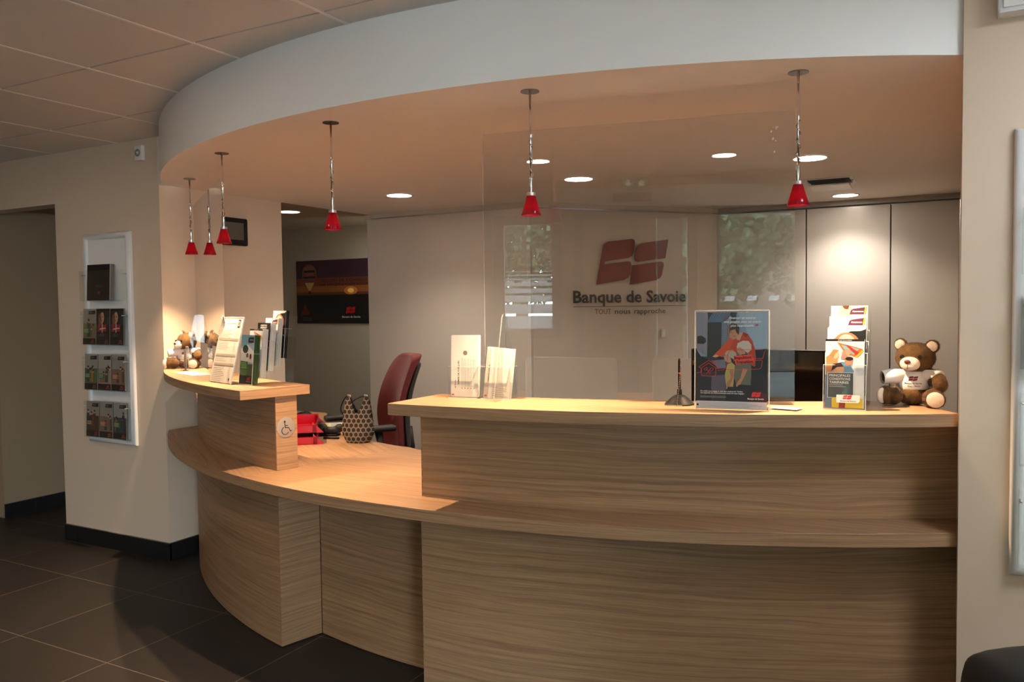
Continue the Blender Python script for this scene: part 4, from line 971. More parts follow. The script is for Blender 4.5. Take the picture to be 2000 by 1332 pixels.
bundle(frame((X0+.080, yk, Z0+.848), 0, .05), None, 5, 'black square booklet at the front of the top pocket of the wall rack', 'pale-edged booklet behind the black one in the top rack pocket', 'booklets in the top rack pocket', w=.21, h=.21, gap=.006, edge='#8b8078', name='booklet', pr=pr, th=.003)
for row, (zz, sts) in enumerate([(.588, ['family', 'hat', 'hat']), (.321, ['green', 'grey', 'street']), (.039, ['brown', 'street', 'drive'])]):
    for c, st in enumerate(sts):
        rn = ['second', 'third', 'bottom'][row]; cn = ['left', 'middle', 'right'][c]
        what = {'family': 'yellow-green family leaflet', 'hat': 'black leaflet with hatted face and red cross', 'green': 'leaflet with green foliage', 'grey': 'pale grey leaflet with standing people', 'street': 'leaflet with an orange box', 'brown': 'dark brown leaflet', 'drive': 'leaflet with a blue driver picture'}[st]
        bundle(frame((X0+.030+.1245*c, yk+.001*c, Z0+zz), 0, .04), st, 4 if c == 2 else 3, '%s, %s of the %s rack pocket' % (what, cn, rn), 'leaflet hidden behind the front one at the %s of the %s rack pocket' % (cn, rn), G, w=.118, edge='#3a3f35' if (row, c) == (2, 2) else '#6d665f')
rack((.132, YR-.001, .655+.0), 'white framed wall rack at the right edge, mostly outside the picture')
for c in range(3):
    bundle(frame((.132+.030+.1245*c, YR-.056, .655+.588), 0, .04), ['green', 'grey', 'street'][c], 2, 'leaflet in the second pocket of the right wall rack, %s of three' % ['left', 'middle', 'right'][c], 'leaflet behind the %s one in the right wall rack' % ['left', 'middle', 'right'][c], 'brochures in the right rack', w=.118)

# little devices on the walls
t = thing('wall_detector', 'small square white detector with a round grille high on the left wall', 'detector', (-4.075, YW, 2.318))
MB().box((-.033, -.022, -.042), (.033, 0, .042), bev=.006).obj('housing', M_['white'], t)
mb = MB(); mb.M = Matrix.Rotation(PI/2, 4, 'X'); mb.lathe([(.008, .0222), (.021, .0222), (.021, .026), (.017, .028), (.010, .025), (.008, .0222)], n=28); mb.obj('grille', M_['trimgrey'], t, True)
mb = MB(); mb.M = Matrix.Rotation(PI/2, 4, 'X'); mb.lathe([(0, .022), (.0075, .022), (.0075, .027), (0, .028)], n=20); mb.obj('lens', M_['paper'], t, True)
t = thing('electrical_box', 'white electrical box high on the right wall at the top edge', 'box', (.087, YR, 2.205))
MB().box((0, -.06, 0), (.26, 0, .22), bev=.006).obj('housing', M_['offwhite'], t); MB().box((.012, -.066, .012), (.105, -.058, .21), bev=.003).obj('cover', M_['white'], t)
MB().ball((.062, -.067, .062), (.005, .002, .005), seg=12, ring=6).obj('screw', M_['dark'], t)

# black armchair at the lower right
t = thing('armchair', 'black leather armchair, only its rounded corner showing at the lower right', 'armchair', (.345, 1.60, 0), R_(33))
mb = MB(); mb.box((-.36, -.14, .20), (.36, .14, .880), bev=.085); o = mb.obj('backrest', M_['leather'], t, True); 
sb = o.modifiers.new('b', 'SUBSURF'); sb.levels = 1; sb.render_levels = 2
MB().box((-.32, -.66, .20), (.32, -.14, .44), bev=.05).obj('seat', M_['leather'], t, True)
for s in (-1, 1):
    MB().box((s*.36-.06, -.66, .12), (s*.36+.06, -.10, .60), bev=.04).obj('armrest', M_['leather'], t, True)
for sx in (-.28, .28):
    for sy in (-.58, .06): MB().tube([(sx, sy, 0), (sx, sy, .22)], .02, 10).obj('leg', M_['black'], t, True)

# ================================================================== THINGS ON THE RAISED SHELVES
# two check-slip boxes
def slip_box(loc, rz, label, W=.112, Dp=.075, H=.115):
    t = thing('slip_holder', label, 'holder', loc, rz, group='clear slip boxes')
    mb = MB(); pocket(mb, 0, W, 0, Dp, .002, H, .0022); mb.obj('box', M_['acr'], t)
    mb = MB(); mb.box((0, -.0008, .0), (W, .0026, .003)); mb.box((0, -.0006, H-.0015), (W, .0024, H)); mb.box((W-.0022, 0, H-.0015), (W, Dp, H)); mb.box((0, 0, 0), (.0022, Dp, .002)); mb.obj('rim', M_['edge'], t)
    return t
slip_box((-1.607, 2.452, ZT), R_(9), 'clear acrylic box of white check deposit slips at the left end of the long shelf')
slip_box((-1.482, 2.470, ZT), R_(5), 'clear acrylic box of white slips behind the foot of the tall screen')
def slip(style):
    p = Print(.105, .220, srgb('#f0ece6'), .0004)
    p.ell(.055, .158, .0085, .0085, srgb('#8b8078'))
    p.text('REMISE DE CHÈQUES', .032, .045, BLK, w=.085, h=.006, bold=.02, rot=PI/2); p.text('de Savoie', .019, .032, BLK, w=.028, h=.0045, bold=.02, rot=PI/2)
    for k in range(5): 
        x = .043+.0125*k; p.rect(x-.0015, .030, x+.0015, .033, BLK); 
        y = .037
        while y < .135: q = random.uniform(.002, .006); p.line([(x, y), (x, y+q)], .0010, srgb('#4a4744')); p.line([(x+.0045, y), (x+.0045, y+q*.8)], .0009, srgb('#6a6662')); y += q+.0022
    p.emblem(.008, .006, .010, RED); return p
mwA = Matrix.Translation((-1.603, 2.464, ZT+.004)) @ Matrix.Rotation(R_(9), 4, 'Z') @ Matrix.Rotation(PI/2-.05, 4, 'X')
bundle(mwA, None, 7, 'front white check deposit slip with a punched hole, in the left box', 'white slip standing behind the front one in the left box', 'slips in the left box', w=.105, h=.222, gap=.0035, edge='#f2eee8', name='deposit_slip', pr=slip(0))
mwB = Matrix.Translation((-1.478, 2.480, ZT+.004)) @ Matrix.Rotation(R_(5), 4, 'Z') @ Matrix.Rotation(PI/2-.06, 4, 'X') @ Matrix.Rotation(R_(-5), 4, 'Z')
def slip2():
    p = Print(.100, .178, srgb('#e6dfd6'), .0004); p.rect(0, 0, .018, .175, srgb('#cfc6bc')); p.rect(.018, .0, .030, .178, srgb('#f4f1ec')); p.text('REMISE DE CHEQUES', .016, .06, srgb('#4a4340'), w=.06, h=.004, rot=PI/2, bold=.02)
    p.emblem(.004, .006, .010, RED); p.fuzz(.035, .040, .055, 5, srgb('#6f6963'), .003, .007)
    for k in range(5): p.line([(.035+.014*k, .06), (.035+.014*k, .17)], .0004, srgb('#bdb4aa'))
    return p
bundle(mwB, None, 6, 'front beige check slip in the box behind the tall screen foot', 'white slip standing behind the front one in the box by the screen foot', 'slips in the second box', w=.100, h=.182, gap=.004, edge='#efe9e1', name='deposit_slip', pr=slip2())

# chained pen
t = thing('pen_stand', 'black funnel-shaped pen stand on the long shelf, left of the poster', 'pen stand', (-.795, 2.586, ZT))
MB().lathe([(0, 0), (.047, 0), (.048, .004), (.040, .010), (.026, .024), (.015, .031), (.0085, .033), (.0075, .050), (0, .050)], n=36).obj('base', M_['black'], t, True, angle=45)
t2 = thing('pen', 'black ballpoint pen with a thin orange ring, upright in its stand', 'pen', (-.795, 2.586, ZT+.034))
MB().lathe([(0, .001), (.0045, .001), (.0048, .060), (.0046, .108), (.0030, .116), (0, .118)], n=16).obj('barrel', M_['black'], t2, True, angle=45)
MB().lathe([(.0046, .068), (.0051, .068), (.0051, .0705), (.0046, .0705)], n=16).obj('ring', mat('orange_plastic', srgb('#e0661c'), .4), t2)
pts = []
for k in range(26): pts.append((-.7905+.004*math.sin(k*.12), 2.582-.0016*k, ZT+.150-.0055*k))
rnd = random.Random(2); a = 0
for k in range(64):
    a += .35; rr = .028+.012*math.sin(k*.23); pts.append((-.796+.030*math.cos(a*.5+1)*(1-k/200), 2.525+.010*math.sin(a*.9)+.004, ZT+.0035))
cm = MB(); L = 0; prev = Vector(pts[0])
for i in range(len(pts)-1):
    p, q = Vector(pts[i]), Vector(pts[i+1]); n_ = max(1, int((q-p).length/.0036))
    for k in range(n_): c_ = p.lerp(q, k/n_); c_.z = max(c_.z, ZT+.0022); cm.ball(tuple(c_), .0016, seg=6, ring=4)
o = cm.obj('bead_chain', M_['chrome']); fit_child(o, t); o['kind'] = 'stuff'

# counter poster in an acrylic stand
PX, PY, PAZ = -.712, 2.492, R_(8)
mwP = frame((PX, PY, ZT+.004), PAZ, R_(3))
def poster():
    w, h = .210, .297; p = Print(w, h, srgb('#2d3038'), .0006); U = lambda x, y: ((x-52)/885*w, h-(y-90)/1195*h)     # picture measured on a 885 x 1195 grid
    def P(pts, c): p.poly([U(*q) for q in pts], srgb(c))
    def Pr(q): return U(*q)
    P([(52, 90), (937, 90), (937, 640), (52, 640)], '#8fa3bb'); P([(570, 90), (937, 90), (937, 560), (800, 560)], '#a7bdd2')
    P([(52, 90), (190, 90), (182, 640), (52, 560)], '#8d8a9c'); P([(190, 90), (520, 90), (400, 220), (195, 215)], '#4e6a84')
    for k in range(7): p.line([Pr((250+40*k, 95)), Pr((205+22*k, 205))], .0008, srgb('#86a0b6'))
    P([(190, 90), (260, 90), (200, 180)], '#1e242c'); P([(480, 90), (560, 90), (550, 200), (490, 200)], '#26344a')
    P([(192, 215), (370, 215), (362, 640), (185, 660)], '#1f2328'); 
    for k in range(16): p.line([Pr((200, 245+25*k)), Pr((360, 245+25*k))], .0006, srgb('#2f353b'))
    P([(375, 210), (450, 200), (450, 560), (368, 600)], '#6c7c90')
    for k in range(14): p.line([Pr((376, 225+24*k)), Pr((448, 222+24*k))], .0004, srgb('#8494a6'))
    P([(62, 390), (110, 380), (165, 410), (175, 455), (150, 480), (62, 480)], '#0d0f12')
    P([(52, 555), (110, 640), (250, 700), (420, 660), (420, 800), (52, 860)], '#1a2026'); P([(240, 690), (420, 670), (425, 780), (330, 790)], '#6e7484'); P([(250, 880), (420, 860), (430, 1060), (240, 1060)], '#5a5768')
    P([(790, 555), (937, 540), (937, 880), (740, 870)], '#15202a'); P([(52, 860), (240, 890), (240, 1190), (52, 1190)], '#2a2e36'); P([(420, 900), (937, 850), (937, 1190), (420, 1190)], '#26242c')
    # woman bending over two children
    P([(262, 635), (300, 590), (440, 470), (480, 400), (540, 370), (640, 335), (700, 360), (760, 450), (790, 560), (800, 640), (790, 760), (740, 740), (700, 560), (560, 600), (480, 560), (380, 640), (330, 630)], '#b8442c')
    P([(480, 400), (540, 380), (470, 560), (380, 640), (300, 630), (300, 600)], '#c9512f'); P([(252, 640), (300, 612), (345, 635), (290, 650)], '#c79a80')
    P([(555, 330), (600, 345), (640, 335), (600, 440), (560, 430)], '#c29478'); P([(640, 335), (700, 362), (680, 400), (640, 372)], '#8f2f20')
    p.ell(*Pr((520, 340)), .0145, .022, srgb('#b9876b')); P([(445, 260), (500, 225), (560, 235), (592, 280), (590, 370), (560, 345), (540, 300), (480, 320), (470, 370), (448, 340)], '#4a3a34'); P([(445, 260), (470, 250), (470, 400), (450, 380)], '#8a7060')
    p.line([Pr((490, 335)), Pr((510, 340))], .0012, srgb('#3a2520')); p.line([Pr((520, 385)), Pr((540, 385))], .0012, srgb('#8c3a34'))
    P([(560, 520), (575, 470), (640, 440), (710, 445), (742, 490), (745, 550), (700, 590), (640, 560), (580, 560)], '#cbbcae'); P([(556, 540), (600, 520), (660, 560), (680, 620), (600, 615), (570, 580)], '#b98b72'); P([(620, 610), (700, 600), (690, 640), (630, 640)], '#5c3f34')
    P([(410, 600), (440, 565), (510, 555), (555, 590), (565, 650), (520, 670), (470, 640), (430, 640)], '#b4a695'); P([(400, 640), (440, 610), (480, 640), (500, 710), (450, 715), (415, 690)], '#bd9179')
    P([(445, 730), (500, 710), (540, 740), (535, 830), (520, 1010), (430, 1010), (415, 860)], '#b5a262'); P([(470, 810), (520, 800), (520, 900), (470, 1020), (425, 1045), (440, 960), (490, 900)], '#a97860')
    P([(545, 740), (640, 700), (740, 720), (745, 860), (735, 985), (560, 980), (525, 880)], '#686b5c'); P([(640, 780), (700, 790), (650, 900), (600, 990), (560, 1010), (555, 980), (610, 900)], '#bb8468')
    P([(450, 1010), (540, 1010), (540, 1190), (440, 1190)], '#20232c'); P([(580, 985), (735, 985), (740, 1190), (600, 1190)], '#262833'); P([(730, 1100), (800, 1040), (937, 1090), (937, 1190), (720, 1190)], '#4a1d26')
    red = srgb('#e0413c')
    p.line([Pr(q) for q in [(52, 845), (105, 840), (118, 790), (82, 770), (210, 688), (342, 775), (325, 790), (300, 775), (300, 870), (290, 882), (130, 882), (118, 870), (118, 790)]], .0014, red)
    p.line([Pr(q) for q in [(120, 780), (210, 720), (300, 780)]], .0012, red); p.line([Pr(q) for q in [(278, 720), (278, 692), (300, 692), (300, 740)]], .0012, red)
    p.line([Pr(q) for q in [(150, 795), (185, 775), (195, 795), (165, 812), (150, 795)]], .0011, red); p.line([Pr(q) for q in [(180, 800), (235, 855)]], .0014, red); p.line([Pr(q) for q in [(180, 855), (225, 800), (240, 780), (268, 785), (262, 812), (232, 822), (218, 805)]], .0011, red)
    p.line([Pr(q) for q in [(320, 808), (400, 800), (425, 770), (445, 690), (450, 620), (470, 570), (560, 555), (800, 550), (880, 548)]], .0014, red); p.line([Pr(q) for q in [(780, 660), (885, 655), (905, 580), (925, 545)]], .0014, red); p.line([Pr(q) for q in [(790, 678), (870, 676), (880, 690), (865, 770), (840, 785), (640, 800), (430, 795)]], .0014, red)
    P([(528, 630), (750, 608), (756, 650), (776, 652), (780, 712), (545, 732), (540, 690), (526, 690)], '#e8453f')
    p.text('Impulsion', *Pr((536, 672)), BLK, w=.0500, h=.0090, bold=.03, rot=R_(4)); p.text('Transition', *Pr((556, 722)), BLK, w=.0500, h=.0085, bold=.03, rot=R_(4))
    p.text('“', *Pr((415, 180)), srgb('#c81e5a'), w=.0085, h=.010, bold=.05); p.text('Financer et assurer', *Pr((465, 172)), WHT, w=.080, h=.0062, bold=.025, shear=.2); p.text('mes projets pour un avenir', *Pr((400, 220)), WHT, w=.110, h=.0062, bold=.025, shear=.2)
    p.text('plus responsable', *Pr((482, 268)), WHT, w=.069, h=.0062, bold=.025, shear=.2); p.text('”', *Pr((792, 282)), srgb('#c81e5a'), w=.0085, h=.010, bold=.05)
    p.text('Un crédit vous engage et doit être remboursé. Vérifiez', *Pr((105, 1075)), WHT, w=.127, h=.0040, bold=.02); p.text('vos capacités de remboursement avant de vous engager.', *Pr((105, 1098)), WHT, w=.132, h=.0040, bold=.02); p.fuzz(*Pr((105, 1130)), .084, 2, srgb('#b8b8bc'), .0022, .0036)
    for Q in bs_polys(*Pr((745, 1130)), .0285): p.poly(Q, srgb('#e0343a'))
    p.text('Banque de Savoie', *Pr((700, 1160)), WHT, w=.047, h=.0046, bold=.03)
    P([(52, 1190), (937, 1190), (937, 1285), (52, 1285)], '#cfd0d6'); p.fuzz(*Pr((100, 1210)), .185, 4, srgb('#70727a'), .002, .0042); P([(58, 1225), (85, 1225), (85, 1250), (58, 1250)], '#1a1a1e')
    return p
o = poster().obj('poster', mw=mwP @ Matrix.Translation((0, 0, .0012))); tag(o, 'poster of a woman in orange with two children, standing on the long shelf', 'poster')
t = thing('poster_stand', 'clear acrylic stand holding the counter poster', 'stand', (PX, PY, ZT), PAZ)
ln = R_(3); mb = MB(); mb.M = Matrix.Rotation(-ln, 4, 'X'); mb.box((-.004, -.0045, .001), (.214, -.0020, .305)); mb.box((-.004, .0015, .001), (.214, .0040, .305)); mb.obj('sleeve', M_['acr'], t)
mb = MB(); mb.M = Matrix.Rotation(-ln, 4, 'X'); mb.box((.2142, -.0045, .001), (.2175, .0040, .305)); mb.box((-.0065, -.0045, .001), (-.0042, .0040, .305)); mb.box((-.004, -.0045, .3052), (.214, .0040, .3078)); mb.obj('rim', M_['edge'], t)
MB().box((-.004, 0, 0), (.2175, .085, .003)).obj('foot', M_['acr'], t)
tag(Print(.085, .055, srgb('#f3ede4'), .0008).obj('paper_card', mw=Matrix.Translation((-.508, 2.575, ZT+.004)) @ Matrix.Rotation(R_(-12), 4, 'Z')), 'small white card lying on the shelf behind the right edge of the poster', 'card')

# stepped leaflet stands
def leaflet_stand(loc, az, label, tiers, dy, dz, W=.112, H=.135, lean=.10):
    t = thing('leaflet_stand', label, 'leaflet stand', loc, az, group='stepped leaflet stands')
    for k in range(tiers):
        mb = MB(); y, z = dy*k, .003+dz*k; mb.M = Matrix.Translation((0, y, z)) @ Matrix.Rotation(-lean, 4, 'X'); pocket(mb, 0, W, 0, dy*.86, 0, H, .0018)
        po = mb.obj('pocket', M_['acr'], t)
        mb = MB(); mb.M = Matrix.Translation((0, y, z)) @ Matrix.Rotation(-lean, 4, 'X'); c = .045
        mb.box((0, -.0008, H-.0018), (W*.28, .0022, H)); mb.box((W*.72, -.0008, H-.0018), (W, .0022, H)); mb.box((W-.0018, 0, H-.0014), (W, dy*.86, H)); mb.box((0, -.0006, -.0018), (W, .0018, 0)); mb.box((W-.0014, -.0008, 0), (W, .0006, H)); mb.box((0, -.0008, 0), (.0014, .0006, H)); mb.obj('rim', M_['edge'], po)
    mb = MB(); yb = dy*tiers+.01; mb.add([(0, 0, 0), (0, yb, 0), (0, yb+.03, dz*tiers+H+.03), (0, yb+.018, dz*tiers+H+.03)], [(0, 1, 2, 3)]); mb.add([(W, 0, 0), (W, yb, 0), (W, yb+.03, dz*tiers+H+.03), (W, yb+.018, dz*tiers+H+.03)], [(0, 1, 2, 3)]); mb.obj('side_plate', M_['acr'], t)
    mb = MB(); mb.M = Matrix.Translation((0, yb, 0)) @ Matrix.Rotation(-R_(5), 4, 'X'); mb.box((0, 0, 0), (W, .002, dz*tiers+H+.03)); mb.obj('back_plate', M_['acr'], t)
    return t
LR = (-.362, 2.640, ZT)
leaflet_stand(LR, R_(2), 'stepped clear acrylic leaflet stand with four leaflets beside the right plush bear', 4, .056, .0335, W=.122)
def tier(loc, az, k, dy, dz, lean=.10):
    return Matrix.Translation(loc) @ Matrix.Rotation(az, 4, 'Z') @ Matrix.Translation((.006, dy*k+.004, .006+dz*k)) @ Matrix.Rotation(PI/2-lean, 4, 'X')
for k, (st, a_, e_, n_) in enumerate([('kite', 'price leaflet with a kite-flying family at the front of the right stand', '#b9cdd8', 6), ('face', 'black leaflet with a woman peering out, second in the right stand', '#2a2a2c', 6), ('assur2', 'cream leaflet with a plum tab, third in the right stand', '#2c5a3c', 5), ('assur', 'cream leaflet with a plum tab and blond hair, rearmost in the right stand', '#8a6a58', 3)]):
    bundle(tier(LR, R_(2), k, .056, .0335) @ Matrix.Diagonal((1.1, 1, 1, 1)), st, n_, a_, ['pale blue leaflet', 'black leaflet', 'green leaflet', 'tan leaflet'][k]+' standing behind the %s one in the right stand' % ['first', 'second', 'third', 'rear'][k], 'leaflets in the right stand', gap=.005, edge=e_)
LL = (-2.757, 2.536, ZT)
AZL = R_(-12)
leaflet_stand(LL, AZL, 'stepped clear acrylic leaflet stand at the free end of the short shelf', 5, .040, .026)
for k, (st, a_, e_, n_) in enumerate([('house', 'blue and green leaflet at the front of the left stand', '#33532c', 6), ('kite', 'kite leaflet, second in the left stand', '#e8e4de', 6), ('title', 'black leaflet with white heading, third in the left stand', '#efece7', 6), ('assur2', 'cream leaflet, fourth in the left stand', '#e4e0da', 5), ('face', 'black leaflet with a hatted woman, rearmost in the left stand', '#1d2125', 4)]):
    bundle(tier(LL, AZL, k, .040, .026-.002*(k == 3)), st, n_, a_, ['dark green leaflet', 'white leaflet', 'pale leaflet', 'light grey leaflet', 'black leaflet'][k]+' standing behind the %s one in the left stand' % ['first', 'second', 'third', 'fourth', 'rear'][k], 'leaflets in the left stand', gap=.0052, edge=e_)

# tilted price list
FX, FY, FAZ, FL = -2.982, 2.578, R_(-17), R_(14)
pf = Print(.210, .297, srgb('#ece4da'), .0006); pf.emblem(.022, .268, .016, RED); pf.text('Banque de Savoie', .016, .260, srgb('#8a817a'), w=.032, h=.003)
pf.text('Extrait des conditions', .062, .266, srgb('#c07a3c'), w=.09, h=.0050, bold=.01); pf.rect(.168, .250, .192, .286, srgb('#23262e')); pf.ell(.180, .268, .009, .013, srgb('#d8cfc2')); pf.ell(.180, .268, .005, .008, srgb('#5c4a3c'))
for y in (.196, .125, .083): pf.rect(.012, y-.006, .204, y+.004, srgb('#b8ab9b'))
for y, n_ in ((.236, 5), (.184, 5), (.114, 3), (.072, 9)): pf.fuzz(.016, y, .12, n_, srgb('#7c736b'), .0034, .0080); pf.fuzz(.165, y, .025, n_, srgb('#9a9189'), .0030, .0080)
pf.ell(.188, .018, .006, .006, srgb('#2a2a2a'))
tag(pf.obj('price_list', mw=frame((FX, FY, ZT+.004), FAZ, FL)), 'cream printed price list tilted back on the short shelf', 'price list')
t = thing('sign_holder', 'clear tilted acrylic holder behind the price list', 'holder', (FX, FY, ZT), FAZ)
mb = MB(); mb.M = Matrix.Rotation(-FL, 4, 'X'); mb.box((-.002, -.0032, .0012), (.212, -.0012, .300)); mb.box((-.002, .0012, .0012), (.212, .0030, .300)); mb.obj('sleeve', M_['acr'], t)
MB().box((-.002, -.002, 0), (.212, .055, .0025)).obj('foot', M_['acr'], t)
mb = MB(); mb.M = Matrix.Rotation(-FL, 4, 'X'); mb.box((.2122, -.0032, .001), (.2145, .0030, .300)); mb.box((-.002, -.0032, .3002), (.2145, .0030, .3022)); mb.obj('rim', M_['edge'], t)

# papers and a small holder by the left bear
for k, (x, y, a_) in enumerate([(-3.62, 2.905, 26), (-3.46, 2.830, 24)]):
    p = Print(.155, .10, srgb('#f3f1ee'), .0006); p.rect(.05, .0, .051, .10, srgb('#c9c6c2')); p.rect(.10, .0, .101, .10, srgb('#d4d0cb')); p.fuzz(.01, .08, .03, 4, srgb('#b3aeab'), .003, .01)
    tag(p.obj('paper_slip', mw=Matrix.Translation((x, y, ZT+.0006+.0008*k)) @ Matrix.Rotation(R_(-a_), 4, 'Z')), ['white paper slip on the short shelf edge, the one nearer the wall', 'white paper slip on the short shelf, overlapping the one by the wall'][k], 'paper', group='paper slips by the left bear')
t = thing('card_holder', 'small clear acrylic card holder beside the left plush bear', 'holder', (-3.70, 3.010, ZT), R_(-30))
mb = MB(); pocket(mb, 0, .075, 0, .03, .002, .055, .002); mb.box((0, .028, .002), (.075, .030, .13)); mb.obj('box', M_['acr'], t)
mb = MB(); mb.box((0, -.001, .0535), (.075, .002, .055)); mb.box((-.001, .0275, 0), (.001, .0305, .13)); mb.box((.074, .0275, 0), (.076, .0305, .13)); mb.box((0, .0275, .129), (.075, .0305, .1305)); mb.obj('rim', M_['edge'], t)
p = Print(.068, .11, srgb('#8d8a86'), .003); p.fuzz(.006, .09, .05, 6, srgb('#d8d5d0'), .003, .008); p.rect(.0, .0, .068, .03, srgb('#5d5a57'))
tag(p.obj('card_stack', mw=Matrix.Translation((-3.70, 3.010, ZT)) @ Matrix.Rotation(R_(-30), 4, 'Z') @ Matrix.Translation((.0035, .018, .004)) @ Matrix.Rotation(PI/2, 4, 'X')), 'grey printed card in the small holder beside the left bear', 'card')

# ================================================================== PLUSH BEARS
def remesh_obj(name, balls, tubes, m, par, vox=.0026, cut=None, fuzz=0, seed=1, smooth=2, col2=None):
    mb = MB()
    for b_ in balls: mb.ball(b_[0], b_[1], seg=24, ring=14, rot=b_[2] if len(b_) > 2 else None)
    for p_, r_ in tubes: mb.tube(p_, r_, 16)
    me = mb.mesh('tmp', [m]); o = bpy.data.objects.new('tmp', me); COL.objects.link(o)
    r = o.modifiers.new('r', 'REMESH'); r.mode = 'VOXEL'; r.voxel_size = vox; s = o.modifiers.new('s', 'SMOOTH'); s.iterations = smooth*4; s.factor = .5
    bpy.context.view_layer.update(); dg = bpy.context.evaluated_depsgraph_get(); nm = bpy.data.meshes.new_from_object(o.evaluated_get(dg)); bpy.data.objects.remove(o); bpy.data.meshes.remove(me)
    bm = bmesh.new(); bm.from_mesh(nm)
    for co, no in (cut or []):
        bmesh.ops.bisect_plane(bm, geom=bm.verts[:]+bm.edges[:]+bm.faces[:], plane_co=co, plane_no=no, clear_outer=True)
    bm.normal_update()
    if fuzz:
        rnd = random.Random(seed); base = [(v.co.copy(), v.normal.copy()) for v in bm.verts]
        for f in list(bm.faces):
            if rnd.random() > .75: continue
            c = f.calc_center_median(); nn = f.normal
            d = (nn+Vector((rnd.uniform(-.6, .6), rnd.uniform(-.6, .6), rnd.uniform(-.8, .3)))).normalized()*fuzz*rnd.uniform(.5, 1.1); sd = nn.orthogonal().normalized()*.0006
            sd.rotate(Matrix.Rotation(rnd.uniform(0, 6.28), 3, nn)); a = bm.verts.new(c-sd-nn*.0004); b = bm.verts.new(c+sd-nn*.0004); e_ = bm.verts.new(c+d); fc = bm.faces.new((a, b, e_)); fc.smooth = True
    bm.to_mesh(nm); bm.free(); nm.materials.clear(); nm.materials.append(m); nm.shade_smooth(); nm.name = name
    ob = bpy.data.objects.new(name, nm); COL.objects.link(ob); ob.parent = par; return ob
def rotz(a): return Matrix.Rotation(R_(a), 3, 'Z')
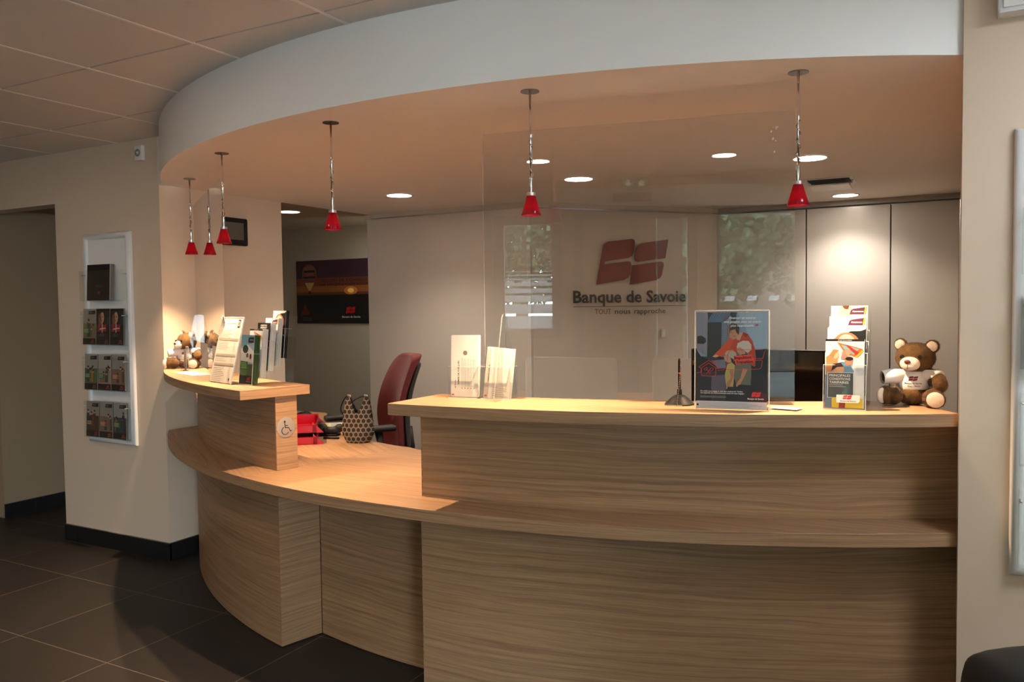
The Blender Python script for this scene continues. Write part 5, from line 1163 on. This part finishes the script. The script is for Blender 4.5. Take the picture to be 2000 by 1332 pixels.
def plush(label, loc, rz, hy=-14):
    """sitting bear facing -y, about 0.205 m tall; hy turns the head"""
    t = thing('plush_bear', label, 'plush toy', loc, rz, group='plush bears in bank shirts')
    Hc = Vector((.006, .004, .150)); HR = rotz(hy)
    def hd(x, y, z): return tuple(Hc+HR @ Vector((x, y, z)))
    balls = [(tuple(Hc), (.058, .050, .047), HR), (hd(0, -.012, -.012), (.048, .042, .034), HR),
             (hd(-.045, .004, .040), (.020, .011, .021), HR), (hd(.047, .006, .036), (.022, .012, .021), HR),
             ((0, .010, .068), (.045, .038, .050)), ((0, .006, .034), (.052, .044, .034)), ((.002, .006, .110), (.026, .024, .02)),
             ((-.060, -.030, .033), (.030, .045, .030), rotz(22)), ((-.078, -.058, .034), (.024, .020, .030), rotz(35)),
             ((.055, -.038, .028), (.030, .045, .028), rotz(-12)), ((.060, -.072, .027), (.030, .018, .028), rotz(-8)),
             ((.066, -.020, .080), (.026, .024, .025)), ((.074, -.034, .068), (.022, .022, .024))]
    tubes = [([(-.035, .0, .096), (-.060, -.014, .090), (-.084, -.026, .086)], [.020, .019, .016]), ([(.035, 0, .100), (.058, -.006, .092), (.070, -.024, .076)], [.020, .022, .022])]
    remesh_obj('body', balls, tubes, M_['furb'], t, fuzz=.0042)
    remesh_obj('muzzle', [(hd(-.004, -.048, -.017), (.030, .022, .022), HR), (hd(-.004, -.058, -.024), (.019, .014, .014), HR)], [], M_['furw'], t, fuzz=.0022)
    remesh_obj('ear_lining', [(hd(-.045, -.0065, .040), (.0155, .006, .0165), HR)], [], M_['furw'], t, vox=.002, fuzz=.0025); remesh_obj('ear_lining', [(hd(.048, -.006, .036), (.017, .0065, .0165), HR)], [], M_['furw'], t, vox=.002, fuzz=.0025)
    remesh_obj('sole', [((-.088, -.072, .034), (.0175, .008, .0255), rotz(38))], [], M_['furw'], t, vox=.002, fuzz=.002); remesh_obj('sole', [((.061, -.087, .027), (.0255, .0065, .0245), rotz(-8))], [], M_['furw'], t, vox=.002, fuzz=.002)
    for x in (-.027, .025): MB().ball(hd(x, -.0500, .004), (.0062, .0052, .0068), seg=16, ring=10).obj('eye', M_['eye'], t, True)
    MB().ball(hd(-.006, -.0695, -.010), (.0095, .0050, .0068), seg=16, ring=10, rot=HR).obj('nose', M_['nose'], t, True)
    MB().tube([hd(-.005, -.0712, -.018), hd(-.005, -.0725, -.027), hd(-.005, -.0700, -.033)], .0009, 6).obj('mouth', M_['nose'], t, True)
    sh = remesh_obj('shirt', [((0, .010, .070), (.050, .043, .052)), ((.001, .006, .100), (.038, .032, .022))], [([(-.030, .0, .097), (-.058, -.013, .091), (-.092, -.029, .086)], [.024, .0235, .0195]), ([(.030, 0, .100), (.056, -.006, .095), (.066, -.014, .086)], [.024, .026, .027])], M_['shirt'], t, vox=.002, smooth=1,
                    cut=[((0, 0, .041), (0, 0, -1)), ((0, 0, .113), (0, 0, 1)), ((-.0885, -.0275, .0865), (-.90, -.40, -.10)), ((.074, -.020, .080), (.75, -.45, -.75))])
    sf = sh.modifiers.new('t', 'SOLIDIFY'); sf.thickness = .0016; sf.offset = 1
    # printed emblem, wrapped on the shirt front
    from mathutils.bvhtree import BVHTree
    bv = BVHTree.FromPolygons([v.co for v in sh.data.vertices], [tuple(p.vertices) for p in sh.data.polygons])
    def wrap(verts2, faces, name, m, off=.0024):
        mb = MB(); vs = []
        for x, z in verts2:
            h = bv.ray_cast(Vector((x, -.2, z)), Vector((0, 1, 0)))
            vs.append((x, (h[0].y if h[0] else -.03)-off, z))
        mb.add(vs, faces); return mb.obj(name, m, sh)
    eb = MB()
    for P in bs_polys(-.014, .078, .028): wrap(P[::-1] if False else P, [tuple(range(len(P)))], 'emblem', M_['emblem'])
    for st, x, z, w in (('Banque de Savoie', -.024, .069, .048), ('Bourg St Maurice', -.016, .0605, .036)):
        v, f, tw = text_fit(st, w, .0042, .02); wrap([(a+x, b+z) for a, b, _ in v], f, 'lettering', M_['ink'])
    return t
plush('brown plush bear in white shirt sitting at the right end of the long shelf', (-.122, 2.862, ZT), R_(2))
plush('brown plush bear in white shirt sitting by the wall on the short left shelf', (-3.812, 3.138, ZT), R_(34), hy=-42)
